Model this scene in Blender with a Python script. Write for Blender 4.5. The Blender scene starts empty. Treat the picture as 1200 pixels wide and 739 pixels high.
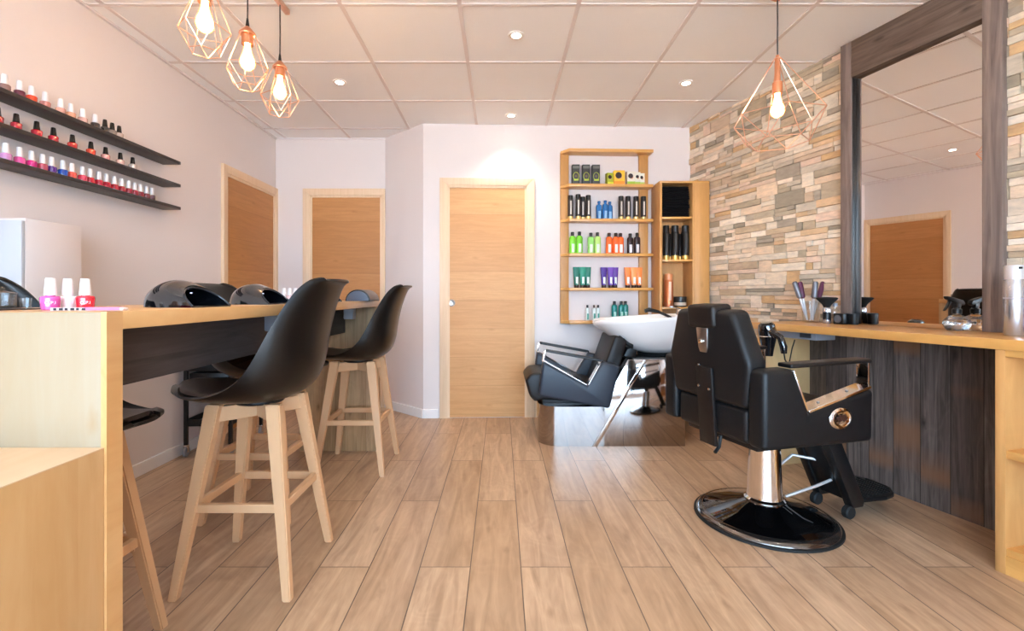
import bpy, bmesh, math, random
from mathutils import Vector, Matrix
random.seed(7)
S = bpy.context.scene
COL = S.collection
R = math.radians
PI = math.pi

# ------------------------------------------------------------------ materials
def srgb(h):
    h = h.lstrip('#')
    v = [int(h[i:i+2], 16)/255 for i in (0, 2, 4)]
    return tuple(c/12.92 if c <= .04045 else ((c+.055)/1.055)**2.4 for c in v) + (1.0,)

def newmat(name):
    m = bpy.data.materials.new(name); m.use_nodes = True
    nt = m.node_tree
    return m, nt, nt.nodes['Principled BSDF']

MC = {}
def mat(name, col, rough=.5, metal=0, spec=.5, coat=0, trans=0, emit=None, es=0, bump=0, bscale=60, var=0, ior=1.45, sheen=0):
    if name in MC: return MC[name]
    m, nt, b = newmat(name)
    c = srgb(col) if isinstance(col, str) else col
    b.inputs['Base Color'].default_value = c
    b.inputs['Roughness'].default_value = rough
    b.inputs['Metallic'].default_value = metal
    b.inputs['Specular IOR Level'].default_value = spec
    b.inputs['Coat Weight'].default_value = coat
    b.inputs['Coat Roughness'].default_value = .06
    b.inputs['Transmission Weight'].default_value = trans
    b.inputs['IOR'].default_value = ior
    if emit:
        b.inputs['Emission Color'].default_value = srgb(emit) if isinstance(emit, str) else emit
        b.inputs['Emission Strength'].default_value = es
    if bump or var:
        tc = nt.nodes.new('ShaderNodeTexCoord')
        n = nt.nodes.new('ShaderNodeTexNoise'); n.inputs['Scale'].default_value = bscale; n.inputs['Detail'].default_value = 4
        nt.links.new(tc.outputs['Object'], n.inputs['Vector'])
        if bump:
            bp = nt.nodes.new('ShaderNodeBump'); bp.inputs['Strength'].default_value = bump; bp.inputs['Distance'].default_value = .004
            nt.links.new(n.outputs['Fac'], bp.inputs['Height']); nt.links.new(bp.outputs['Normal'], b.inputs['Normal'])
        if var:
            mx = nt.nodes.new('ShaderNodeMix'); mx.data_type = 'RGBA'
            mx.inputs[6].default_value = tuple(x*(1-var) for x in c[:3])+(1,)
            mx.inputs[7].default_value = tuple(min(1, x*(1+var)) for x in c[:3])+(1,)
            nt.links.new(n.outputs['Fac'], mx.inputs[0]); nt.links.new(mx.outputs[2], b.inputs['Base Color'])
    MC[name] = m
    return m

def wood(name, cols, along='X', across='Z', w=.2, L=None, oa=0, oc=0, gap=.002, gapcol='#3a2414', rough=.45,
         grain=.5, gcol=None, knots=0, patch=None, coat=0, ga=1.6, gc=22, spec=.5, bump=.15):
    """boards running 'along', of width w laid 'across'; every board has its own tone and grain"""
    m, nt, b = newmat(name)
    N, Lk = nt.nodes, nt.links
    def M(op, a, bb=None, c=None):
        n = N.new('ShaderNodeMath'); n.operation = op
        for i, v in enumerate((a, bb, c)):
            if v is None: continue
            if isinstance(v, (int, float)): n.inputs[i].default_value = v
            else: Lk.new(v, n.inputs[i])
        return n.outputs[0]
    tc = N.new('ShaderNodeTexCoord'); sp = N.new('ShaderNodeSeparateXYZ'); Lk.new(tc.outputs['Object'], sp.inputs[0])
    A, C = sp.outputs[along], sp.outputs[across]
    T = sp.outputs[[k for k in 'XYZ' if k not in (along, across)][0]]
    u = M('DIVIDE', M('SUBTRACT', C, oc), w); row = M('FLOOR', u); fu = M('SUBTRACT', u, row)
    if L:
        v = M('ADD', M('DIVIDE', M('SUBTRACT', A, oa), L), M('MULTIPLY', M('FLOORED_MODULO', row, 2), .5))
        cell = M('FLOOR', v); fv = M('SUBTRACT', v, cell)
    else: cell = 0.0
    cb = N.new('ShaderNodeCombineXYZ'); Lk.new(row, cb.inputs[0])
    if L: Lk.new(cell, cb.inputs[1])
    wn = N.new('ShaderNodeTexWhiteNoise'); Lk.new(cb.outputs[0], wn.inputs['Vector'])
    rnd = wn.outputs['Value']
    gv = N.new('ShaderNodeCombineXYZ')
    Lk.new(M('ADD', M('MULTIPLY', A, ga), M('MULTIPLY', rnd, 31)), gv.inputs[0])
    Lk.new(M('ADD', M('MULTIPLY', C, gc), M('MULTIPLY', rnd, 57)), gv.inputs[1])
    Lk.new(M('MULTIPLY', T, gc*.4), gv.inputs[2])
    n1 = N.new('ShaderNodeTexNoise'); n1.inputs['Scale'].default_value = 1.3; n1.inputs['Detail'].default_value = 7
    n1.inputs['Roughness'].default_value = .6; n1.inputs['Distortion'].default_value = .9
    Lk.new(gv.outputs[0], n1.inputs['Vector'])
    gv2 = N.new('ShaderNodeCombineXYZ')
    Lk.new(M('ADD', M('MULTIPLY', A, ga*1.2), M('MULTIPLY', rnd, 13)), gv2.inputs[0])
    Lk.new(M('ADD', M('MULTIPLY', C, gc*.22), M('MULTIPLY', rnd, 7)), gv2.inputs[1])
    n2 = N.new('ShaderNodeTexNoise'); n2.inputs['Scale'].default_value = 1.0; n2.inputs['Detail'].default_value = 2
    n2.inputs['Distortion'].default_value = .3
    Lk.new(gv2.outputs[0], n2.inputs['Vector'])
    rings = M('ABSOLUTE', M('SINE', M('MULTIPLY', n2.outputs['Fac'], 42)))
    g = M('MULTIPLY', M('ADD', M('MULTIPLY', M('SUBTRACT', n1.outputs['Fac'], .35), 2.2), M('MULTIPLY', rings, .10)), grain)
    g = M('MINIMUM', M('MAXIMUM', g, 0), 1)
    rp = N.new('ShaderNodeValToRGB'); Lk.new(rnd, rp.inputs[0])
    el = rp.color_ramp.elements
    for i, c in enumerate(cols):
        e = el[i] if i < 2 else el.new(1)
        e.color = srgb(c)
    for i, e in enumerate(el): e.position = i/max(1, len(cols)-1) if len(cols) > 1 else i
    if len(cols) == 1: el[1].color = srgb(cols[0])
    mx = N.new('ShaderNodeMix'); mx.data_type = 'RGBA'; Lk.new(g, mx.inputs[0]); Lk.new(rp.outputs[0], mx.inputs[6])
    mx.inputs[7].default_value = srgb(gcol or '#8a5a30')
    out = mx.outputs[2]
    if patch:
        pv = N.new('ShaderNodeCombineXYZ'); Lk.new(M('ADD', M('MULTIPLY', A, 2.2), M('MULTIPLY', rnd, 9)), pv.inputs[0]); Lk.new(M('MULTIPLY', rnd, 40), pv.inputs[1])
        pn = N.new('ShaderNodeTexNoise'); pn.inputs['Scale'].default_value = 1.6; pn.inputs['Detail'].default_value = 1; Lk.new(pv.outputs[0], pn.inputs['Vector'])
        pk = M('MULTIPLY', M('MINIMUM', M('MAXIMUM', M('MULTIPLY', M('SUBTRACT', pn.outputs['Fac'], .56), 9), 0), 1), .75)
        mp_ = N.new('ShaderNodeMix'); mp_.data_type = 'RGBA'; Lk.new(pk, mp_.inputs[0]); Lk.new(out, mp_.inputs[6]); mp_.inputs[7].default_value = srgb(patch)
        out = mp_.outputs[2]
    if knots:
        vr = N.new('ShaderNodeTexVoronoi'); vr.voronoi_dimensions = '2D'; vr.inputs['Scale'].default_value = 1
        kv = N.new('ShaderNodeCombineXYZ')
        Lk.new(M('MULTIPLY', A, 2.3), kv.inputs[0]); Lk.new(M('MULTIPLY', C, 5.5), kv.inputs[1]); Lk.new(M('MULTIPLY', T, .3), kv.inputs[2])
        nk = N.new('ShaderNodeTexNoise'); nk.inputs['Scale'].default_value = 14; Lk.new(kv.outputs[0], nk.inputs['Vector'])
        va = N.new('ShaderNodeVectorMath'); va.operation = 'ADD'
        vs = N.new('ShaderNodeVectorMath'); vs.operation = 'SCALE'; vs.inputs['Scale'].default_value = .08
        Lk.new(nk.outputs['Color'], vs.inputs[0]); Lk.new(kv.outputs[0], va.inputs[0]); Lk.new(vs.outputs[0], va.inputs[1])
        Lk.new(va.outputs[0], vr.inputs['Vector'])
        sc_ = N.new('ShaderNodeSeparateColor'); Lk.new(vr.outputs['Color'], sc_.inputs[0])
        k = M('MULTIPLY', M('MAXIMUM', M('SUBTRACT', 1, M('MULTIPLY', vr.outputs['Distance'], 11)), 0), M('GREATER_THAN', sc_.outputs[0], .5))
        mk = N.new('ShaderNodeMix'); mk.data_type = 'RGBA'; Lk.new(M('MULTIPLY', k, knots), mk.inputs[0])
        Lk.new(out, mk.inputs[6]); mk.inputs[7].default_value = srgb('#5a3820' if not gcol else gcol)
        out = mk.outputs[2]
    if gap:
        gp = M('LESS_THAN', M('MULTIPLY', M('MINIMUM', fu, M('SUBTRACT', 1, fu)), w), gap*.5)
        if L: gp = M('MAXIMUM', gp, M('LESS_THAN', M('MULTIPLY', M('MINIMUM', fv, M('SUBTRACT', 1, fv)), L), gap*.5))
        mg = N.new('ShaderNodeMix'); mg.data_type = 'RGBA'; Lk.new(gp, mg.inputs[0]); Lk.new(out, mg.inputs[6])
        mg.inputs[7].default_value = srgb(gapcol); out = mg.outputs[2]
    Lk.new(out, b.inputs['Base Color'])
    b.inputs['Roughness'].default_value = rough; b.inputs['Coat Weight'].default_value = coat
    b.inputs['Specular IOR Level'].default_value = spec
    bp = N.new('ShaderNodeBump'); bp.inputs['Strength'].default_value = bump; bp.inputs['Distance'].default_value = .003; bp.invert = True
    Lk.new(n1.outputs['Fac'], bp.inputs['Height']); Lk.new(bp.outputs['Normal'], b.inputs['Normal'])
    return m

M_wall = mat('wall_paint', '#e7ddd9', .75, spec=.25, bump=.06, bscale=220)
M_base = mat('baseboard_white', '#eeebe9', .45)
M_ceil = mat('ceiling_tile', '#f8f7f7', .85, spec=.2, bump=.25, bscale=150, var=.02)
M_grid = mat('ceiling_grid_metal', '#dfd5d2', .6)
M_floor = wood('oak_look_floor_tile', ['#cbaa8a', '#b99878', '#c3a182', '#cdae90', '#b79575'], 'Y', 'X', .195, 1.184, 2.431, -.118, .004, '#5c483a',
               .34, .8, '#87664a', knots=.55, ga=2.0, gc=17, spec=.5, bump=.08)
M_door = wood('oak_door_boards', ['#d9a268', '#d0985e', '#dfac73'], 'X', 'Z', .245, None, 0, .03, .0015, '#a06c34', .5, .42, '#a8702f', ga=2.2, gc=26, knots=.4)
M_door2 = wood('shaded_oak_door_boards', ['#c2854a', '#b97c42', '#ca8e54'], 'X', 'Z', .245, None, 0, .03, .0015, '#8a5a2c', .5, .5, '#94602a', ga=2.2, gc=26, knots=.5)  # door oak darkened: shade on the two left doors put into the colour
M_trim = wood('pale_oak_trim', ['#ebcfae', '#e7c8a4'], 'Z', 'X', .5, None, 0, .1, 0, rough=.5, grain=.3, gcol='#c2925a', gc=30)
M_oak = wood('honey_oak_top', ['#dba55f', '#d59d56', '#e2b06d'], 'X', 'Y', .09, None, 0, 0, 0, rough=.32, grain=.45, gcol='#b27735', ga=2.4, gc=30, coat=.15)
M_oakY = wood('honey_oak_counter', ['#cf9f69', '#c8965e', '#d5a772'], 'Y', 'X', .09, None, 0, 0, 0, rough=.32, grain=.45, gcol='#b27735', ga=2.4, gc=30, coat=.15)
M_oakZ = wood('oak_upright_board', ['#cc9659', '#c59052', '#d29f66'], 'Z', 'X', .3, None, 0, .13, 0, rough=.45, grain=.5, gcol='#a8733a', ga=2, gc=24, knots=.7)
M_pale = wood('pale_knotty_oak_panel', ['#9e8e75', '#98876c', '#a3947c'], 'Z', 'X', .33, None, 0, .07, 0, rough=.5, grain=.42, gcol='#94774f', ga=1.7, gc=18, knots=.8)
M_pale2 = wood('pale_oak_panel_right', ['#dcb887', '#d4ae7b', '#e2c093'], 'Z', 'X', .33, None, 0, .07, 0, rough=.5, grain=.42, gcol='#b48a54', ga=1.7, gc=18, knots=.8)
M_far = wood('greyed_oak_panel', ['#bd9a70', '#b59066', '#c6a57c'], 'Z', 'X', .14, None, 0, .07, .0015, '#7c6040', rough=.55, grain=.75, gcol='#6f5230', ga=1.7, gc=26, knots=.8)
M_box = wood('oak_reception_block', ['#cfa877', '#c9a06d', '#d4b082'], 'Z', 'Y', .22, None, 0, .07, 0, rough=.42, grain=.5, gcol='#b98646', ga=1.6, gc=16, knots=.5)
M_boxtop = wood('oak_reception_block_top', ['#d2b694'], 'Y', 'X', .3, None, 0, .07, 0, rough=.4, grain=.3, gcol='#c99658', ga=1.6, gc=14)
M_beech = wood('beech_stool_leg', ['#d6ab82', '#d0a378'], 'Z', 'X', .3, None, 0, .1, 0, rough=.42, grain=.25, gcol='#cf9b6d', ga=3, gc=40)
M_barn = wood('weathered_barn_planks', ['#796d65', '#554b48', '#837973', '#625448', '#6e5e51'], 'Z', 'X', .128, None, .3, .03, .003, '#241e1c', .72, 1.0, '#2b2524',
              ga=1.6, gc=34, knots=.9, spec=.25, bump=.5, patch='#866248')
M_barnH = wood('weathered_beam_wood', ['#7a6658', '#6c5a4e'], 'X', 'Z', .4, None, 0, .9, 0, rough=.7, grain=.95, gcol='#3b2c24', ga=1.3, gc=18, knots=.9, spec=.3, bump=.5)
M_post = wood('weathered_post_wood', ['#927f74', '#836f65'], 'Z', 'X', .4, None, 0, .9, 0, rough=.7, grain=.9, gcol='#4c403b', ga=1.2, gc=26, knots=.8, spec=.3, bump=.5)
M_apron = wood('charcoal_stained_apron', ['#5e5450', '#554b48'], 'Y', 'Z', .5, None, 0, .2, 0, rough=.6, grain=.8, gcol='#2a2321', ga=1.3, gc=22, knots=.0, spec=.35, bump=.4)
M_blackshelf = wood('black_ash_shelf', ['#3a3130', '#352d2b'], 'Y', 'X', .3, None, 0, .1, 0, rough=.5, grain=.6, gcol='#1c1716', ga=2, gc=40)
M_shell = mat('black_stool_plastic', '#0c0908', .33, spec=.45)
M_pad = mat('dark_leatherette_pad', '#2a201b', .38, bump=.1)
M_leather = mat('black_leatherette', '#0d0f12', .45, spec=.4, bump=.12, bscale=350)
M_leatherb = mat('warm_black_leatherette', '#15100f', .45, spec=.4, bump=.12, bscale=350)
M_navy = mat('blue_black_leatherette', '#2a313c', .45, spec=.5, bump=.12, bscale=350)
M_chrome = mat('polished_chrome', '#e6e2df', .08, 1)
M_steel = mat('mirror_steel_sheet', '#aea6a1', .07, 1)
M_brushed = mat('brushed_steel', '#b5b0ad', .3, 1)
M_copper = mat('copper_wire', '#f6c3a4', .3, 1)
M_brass = mat('copper_lamp_holder', '#e8a27a', .3, 1)
M_blk = mat('satin_black_plastic', '#121213', .38)
M_gloss = mat('piano_black_plastic', '#0d0e12', .06, coat=1)
M_glossb = mat('glossy_black_base', '#060607', .05, coat=1)
M_rubber = mat('black_rubber', '#141414', .7)
M_grey = mat('grey_plastic', '#8d9098', .45)
M_white = mat('white_plastic', '#f2f0ee', .3)
M_ceramic = mat('white_ceramic', '#f5f3f1', .12, coat=.5)
M_wcab = mat('white_lacquer', '#e3d9d5', .35); M_wdoor = mat('pale_grey_lacquer', '#b9bac0', .3)
M_mirror = mat('mirror_glass', '#efe9e4', .01, 1)
M_glass = bpy.data.materials.new('clear_glass'); M_glass.use_nodes = True      # thin clear glass: see-through with a fresnel sheen
_g = M_glass.node_tree; _g.nodes.clear()
_t = _g.nodes.new('ShaderNodeBsdfTransparent'); _t.inputs[0].default_value = (.96, .97, .97, 1)
_s = _g.nodes.new('ShaderNodeBsdfGlossy'); _s.inputs['Roughness'].default_value = .03
_w = _g.nodes.new('ShaderNodeLayerWeight'); _w.inputs[0].default_value = .5
_p = _g.nodes.new('ShaderNodeMath'); _p.operation = 'POWER'; _p.inputs[1].default_value = 3.5; _g.links.new(_w.outputs['Facing'], _p.inputs[0])
_f = _g.nodes.new('ShaderNodeMath'); _f.operation = 'MULTIPLY_ADD'; _f.inputs[1].default_value = .5; _f.inputs[2].default_value = .05; _g.links.new(_p.outputs[0], _f.inputs[0])
_x = _g.nodes.new('ShaderNodeMixShader'); _o = _g.nodes.new('ShaderNodeOutputMaterial')
_g.links.new(_f.outputs[0], _x.inputs[0]); _g.links.new(_t.outputs[0], _x.inputs[1]); _g.links.new(_s.outputs[0], _x.inputs[2]); _g.links.new(_x.outputs[0], _o.inputs[0])
M_silver = mat('silver_can', '#c9ccd2', .25, .85)
M_cable = mat('braided_cable', '#3b3433', .7)
M_towel = mat('black_towel', '#100f11', .95, spec=.1, bump=.8, bscale=300)

def emis(name, col, st):
    m = bpy.data.materials.new(name); m.use_nodes = True; nt = m.node_tree; nt.nodes.clear()
    e = nt.nodes.new('ShaderNodeEmission'); o = nt.nodes.new('ShaderNodeOutputMaterial')
    e.inputs[0].default_value = srgb(col); e.inputs[1].default_value = st; nt.links.new(e.outputs[0], o.inputs[0]); return m
M_bulb = emis('lit_filament_bulb', '#ffc58a', 34)
_nt = M_bulb.node_tree; _e = _nt.nodes['Emission']              # amber glass: deep orange at the rim, white hot towards the filament
_lw = _nt.nodes.new('ShaderNodeLayerWeight'); _lw.inputs[0].default_value = .5
_rp = _nt.nodes.new('ShaderNodeValToRGB'); _rp.color_ramp.elements[0].color = (64, 37, 17, 1); _rp.color_ramp.elements[0].position = .12
_rp.color_ramp.elements[1].color = (1.2, .42, .08, 1); _rp.color_ramp.elements[1].position = .8
_m = _rp.color_ramp.elements.new(.5); _m.color = (5, 2.4, .8, 1)
_nt.links.new(_lw.outputs['Facing'], _rp.inputs[0]); _nt.links.new(_rp.outputs[0], _e.inputs[0]); _e.inputs[1].default_value = 1
M_fil = emis('bulb_filament', '#ffd9a0', 120)
M_lens = emis('lit_spot_lens', '#fff0dc', 28)
M_led = emis('uv_led', '#cfd8ff', 3)

# ------------------------------------------------------------------ mesh helpers
def xf(bm, vs, rot=None, loc=None):
    if rot is not None: bmesh.ops.rotate(bm, verts=vs, cent=(0, 0, 0), matrix=rot)
    if loc is not None: bmesh.ops.translate(bm, verts=vs, vec=loc)

def merge(bm, b2):
    me = bpy.data.meshes.new('tmp'); b2.to_mesh(me); b2.free(); bm.from_mesh(me); bpy.data.meshes.remove(me)

def box(bm, x0, x1, y0, y1, z0, z1, r=0, seg=2, rot=None, loc=None):
    b = bmesh.new()
    bmesh.ops.create_cube(b, size=1)
    for v in b.verts:
        v.co = Vector(((x0+x1)/2 + v.co.x*(x1-x0), (y0+y1)/2 + v.co.y*(y1-y0), (z0+z1)/2 + v.co.z*(z1-z0)))
    if r: bmesh.ops.bevel(b, geom=b.edges[:], offset=r, segments=seg, affect='EDGES', profile=.5)
    xf(b, b.verts[:], rot, loc); merge(bm, b)

def prism(bm, poly, axis, a, c, r=0, seg=2, rot=None, loc=None):
    """poly in the two other axes (order XY, XZ or YZ), extruded along axis from a to c"""
    b = bmesh.new()
    def P(p, t):
        if axis == 'X': return (t, p[0], p[1])
        if axis == 'Y': return (p[0], t, p[1])
        return (p[0], p[1], t)
    A = [b.verts.new(P(p, a)) for p in poly]; C = [b.verts.new(P(p, c)) for p in poly]
    b.faces.new(A); b.faces.new(C)
    n = len(poly)
    for i in range(n): b.faces.new((A[i], A[(i+1) % n], C[(i+1) % n], C[i]))
    bmesh.ops.recalc_face_normals(b, faces=b.faces[:])
    if r: bmesh.ops.bevel(b, geom=b.edges[:], offset=r, segments=seg, affect='EDGES', profile=.5)
    xf(b, b.verts[:], rot, loc); merge(bm, b)

def lathe(bm, prof, c=(0, 0, 0), seg=24, rot=None, sx=1, sy=1):
    b = bmesh.new(); rings = []
    for r, z in prof:
        if r < 1e-6: rings.append([b.verts.new((0, 0, z))])
        else: rings.append([b.verts.new((r*math.cos(2*PI*i/seg)*sx, r*math.sin(2*PI*i/seg)*sy, z)) for i in range(seg)])
    for a, d in zip(rings, rings[1:]):
        for i in range(seg):
            j = (i+1) % seg
            if len(a) == 1 and len(d) == 1: break
            if len(a) == 1: b.faces.new((a[0], d[j], d[i]))
            elif len(d) == 1: b.faces.new((a[i], a[j], d[0]))
            else: b.faces.new((a[i], a[j], d[j], d[i]))
    if len(rings[0]) > 1: b.faces.new(rings[0][::-1])
    if len(rings[-1]) > 1: b.faces.new(rings[-1])
    bmesh.ops.recalc_face_normals(b, faces=b.faces[:])
    xf(b, b.verts[:], rot, c); merge(bm, b)

def tube(bm, pts, r, seg=8, closed=False):
    """sweeps a circle (r may be a list) along a polyline"""
    pts = [Vector(p) for p in pts]; n = len(pts); b = bmesh.new(); rings = []
    rr = r if isinstance(r, (list, tuple)) else [r]*n
    up = None
    for i, p in enumerate(pts):
        if closed: t = (pts[(i+1) % n]-pts[i-1]).normalized()
        else: t = (pts[min(i+1, n-1)]-pts[max(i-1, 0)]).normalized()
        if up is None:
            up = Vector((0, 0, 1)) if abs(t.z) < .9 else Vector((1, 0, 0))
        a = t.cross(up)
        if a.length < 1e-4: a = t.cross(Vector((0, 1, .1)))
        a.normalize(); c = a.cross(t).normalized(); up = c
        rings.append([b.verts.new(p+(a*math.cos(2*PI*k/seg)+c*math.sin(2*PI*k/seg))*rr[i]) for k in range(seg)])
    for i in range(n if closed else n-1):
        A, B = rings[i], rings[(i+1) % n]
        for k in range(seg): b.faces.new((A[k], A[(k+1) % seg], B[(k+1) % seg], B[k]))
    if not closed: b.faces.new(rings[0][::-1]); b.faces.new(rings[-1])
    bmesh.ops.recalc_face_normals(b, faces=b.faces[:])
    merge(bm, b)

def beam(bm, p0, p1, w0, w1, d0=None, d1=None, r=.003):
    """tapered square bar between two points, its sides facing the axes, cut level at both ends"""
    d0 = d0 or w0; d1 = d1 or w1
    b = bmesh.new(); vs = []
    for p, w, d in ((p0, w0, d0), (p1, w1, d1)):
        vs.append([b.verts.new((p[0]+sx*w/2, p[1]+sy*d/2, p[2])) for sx, sy in ((-1, -1), (1, -1), (1, 1), (-1, 1))])
    b.faces.new(vs[0]); b.faces.new(vs[1])
    for i in range(4): b.faces.new((vs[0][i], vs[0][(i+1) % 4], vs[1][(i+1) % 4], vs[1][i]))
    bmesh.ops.recalc_face_normals(b, faces=b.faces[:])
    if r: bmesh.ops.bevel(b, geom=b.edges[:], offset=r, segments=2, affect='EDGES')
    merge(bm, b)

def bar(bm, p0, p1, h, t, r=.002):
    """rectangular bar of height h and thickness t lying between two points"""
    p0, p1 = Vector(p0), Vector(p1); L = (p1-p0).length
    b = bmesh.new(); bmesh.ops.create_cube(b, size=1)
    for v in b.verts: v.co = Vector((v.co.x*L, v.co.y*t, v.co.z*h))
    if r: bmesh.ops.bevel(b, geom=b.edges[:], offset=r, segments=1, affect='EDGES')
    d = (p1-p0).normalized(); q = Vector((1, 0, 0)).rotation_difference(d)
    if abs(d.z) < .999:
        y = Vector((0, 0, 1)).cross(d).normalized(); z = d.cross(y)
        rot = Matrix((d, y, z)).transposed()
    else: rot = q.to_matrix()
    xf(b, b.verts[:], rot, (p0+p1)/2); merge(bm, b)

def obj(name, bm, m, parent=None, smooth=True, ang=38):
    me = bpy.data.meshes.new(name)
    if smooth:
        lim = R(ang)
        for e in bm.edges:
            if len(e.link_faces) == 2 and e.calc_face_angle(0) > lim: e.smooth = False
        for f in bm.faces: f.smooth = True
    bm.to_mesh(me); bm.free()
    for x in (m if isinstance(m, (list, tuple)) else [m]): me.materials.append(x)
    o = bpy.data.objects.new(name, me); COL.objects.link(o)
    if parent is not None: o.parent = parent
    return o

def part(name, m, parent, fn, *a, **k):
    bm = bmesh.new(); fn(bm, *a, **k); return obj(name, bm, m, parent)

def tag(o, label=None, cat=None, group=None, kind=None):
    if label: o['label'] = label
    if cat: o['category'] = cat
    if group: o['group'] = group
    if kind: o['kind'] = kind
    return o

def thing(name, label, cat, loc=(0, 0, 0), rotz=0, group=None):
    o = bpy.data.objects.new(name, None); COL.objects.link(o); o.empty_display_size = .05
    o.location = loc; o.rotation_euler = (0, 0, rotz)
    return tag(o, label, cat, group)

def struct(name, bm, m, label=None, parent=None, smooth=False):
    o = obj(name, bm, m, parent, smooth); o['kind'] = 'structure'
    if label: o['label'] = label
    return o

def sempty(name, loc, rotz, label=None):
    o = bpy.data.objects.new(name, None); COL.objects.link(o); o.location = loc; o.rotation_euler = (0, 0, rotz)
    o['kind'] = 'structure'
    if label: o['label'] = label
    return o

def dup(root, loc, rotz=0, label=None, group=None):
    r = root.copy(); COL.objects.link(r); r.location = loc; r.rotation_euler = (0, 0, rotz)
    if label: r['label'] = label
    if group: r['group'] = group
    for ch in list(root.children):
        c = ch.copy(); COL.objects.link(c); c.parent = r
        for g in list(ch.children):
            d = g.copy(); COL.objects.link(d); d.parent = c
    return r
ORD = ['first', 'second', 'third', 'fourth', 'fifth', 'sixth', 'seventh', 'eighth', 'ninth', 'tenth', 'eleventh', 'twelfth',
       'thirteenth', 'fourteenth', 'fifteenth', 'sixteenth', 'seventeenth', 'eighteenth']

# ------------------------------------------------------------------ room: eye at 1.05 m, room axes along X and Y
EYE, CH = 1.05, 2.521
XL = -2.11
YB = -2.6                                    # shopfront behind the viewer
BL = (-.665, 4.072); BR = (1.677, 4.170)     # back wall with the third door
WD = (.2750, -.9615)                         # along the stone wall, coming towards the viewer
TH = math.atan2(WD[1], WD[0])
W0 = BR
def RW(s, n, z=0):                           # s along the stone wall from the far corner, n into the room
    return (W0[0]+WD[0]*s-.9615*n, W0[1]+WD[1]*s-.275*n, z)
XRB = RW((BR[1]-YB)/.9615, 0)[0]

bm = bmesh.new(); box(bm, XL-.2, XRB+.4, YB-.15, 4.8, -.12, 0)
struct('floor', bm, M_floor, 'oak look plank tile floor')
bm = bmesh.new(); box(bm, XL-.2, XRB+.4, YB-.15, 4.8, CH, CH+.12)
ceil = struct('ceiling', bm, M_ceil, 'suspended ceiling of white square tiles')
bm = bmesh.new()
x = -.209-.6*4
while x < XRB+.3:
    if x > XL: box(bm, x-.011, x+.011, YB, 4.44, CH-.004, CH+.001)
    x += .6
y = 3.0-.595*9
while y < 4.45:
    box(bm, XL, XRB+.3, y-.011, y+.011, CH-.0035, CH+.001)
    y += .595
struct('ceiling_grid', bm, M_grid, parent=ceil)
bm = bmesh.new()                              # shadow-gap angle along the walls
box(bm, XL, XL+.018, YB, 4.45, CH-.012, CH); box(bm, XL, -1.08, 4.44, 4.458, CH-.012, CH)
struct('ceiling_edge_trim', bm, M_grid, parent=ceil)

bm = bmesh.new(); box(bm, XL-.12, XL, YB, 4.46, 0, CH)
struct('wall_left', bm, M_wall, 'left wall painted off white')
bm = bmesh.new(); box(bm, XL-.12, -1.0, 4.455, 4.57, 0, CH)
struct('wall_back_left', bm, M_wall, 'recessed back wall behind the nail bar')
bm = bmesh.new(); prism(bm, [(-1.084, 4.455), (BL[0], BL[1]), (BL[0]+.02, BL[1]+.1), (-1.02, 4.56)], 'Z', 0, CH)
struct('wall_diagonal', bm, M_wall, 'slanted white wall between two doors')
bm = bmesh.new(); prism(bm, [BL, (BR[0]+.1, BR[1]+.004), (BR[0]+.1, BR[1]+.13), (BL[0], BL[1]+.13)], 'Z', 0, CH)
struct('wall_back', bm, M_wall, 'white back wall with pale oak door')
# plain wall carrying the stone cladding
bm = bmesh.new(); q = (BR[1]-YB)/.9615
prism(bm, [RW(-.1, -.0)[:2], RW(q, -.0)[:2], RW(q, -.14)[:2], RW(-.1, -.14)[:2]], 'Z', 0, CH)
struct('wall_right', bm, M_wall, 'right wall behind the stone cladding')

# shopfront: glazed bays with mullions (daylight comes through here)
bm = bmesh.new()
box(bm, XL-.1, XRB+.2, YB-.12, YB, 0, .25); box(bm, XL-.1, XRB+.2, YB-.12, YB, 2.38, CH)
box(bm, XL-.1, XL+.12, YB-.12, YB, .25, 2.38); box(bm, 2.2, XRB+.2, YB-.12, YB, .25, 2.38)
struct('wall_front', bm, M_wall, 'shopfront wall')
bm = bmesh.new(); M_mull = mat('dark_mullion', '#33343a', .5)
for k in range(5):
    xx = XL+.12+(2.2-XL-.12)*k/4
    box(bm, xx-.03, xx+.03, YB-.09, YB-.03, .25, 2.38)
box(bm, XL+.12, 2.2, YB-.09, YB-.03, .25, .3); box(bm, XL+.12, 2.2, YB-.09, YB-.03, 2.33, 2.38)
struct('window_1', bm, M_mull, 'shopfront window mullions')
bm = bmesh.new(); box(bm, -20, 20, -40, YB-.15, -.15, -.1)
struct('floor_street', bm, mat('street_asphalt', '#7d7c7b', .9), 'pavement outside')

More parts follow.
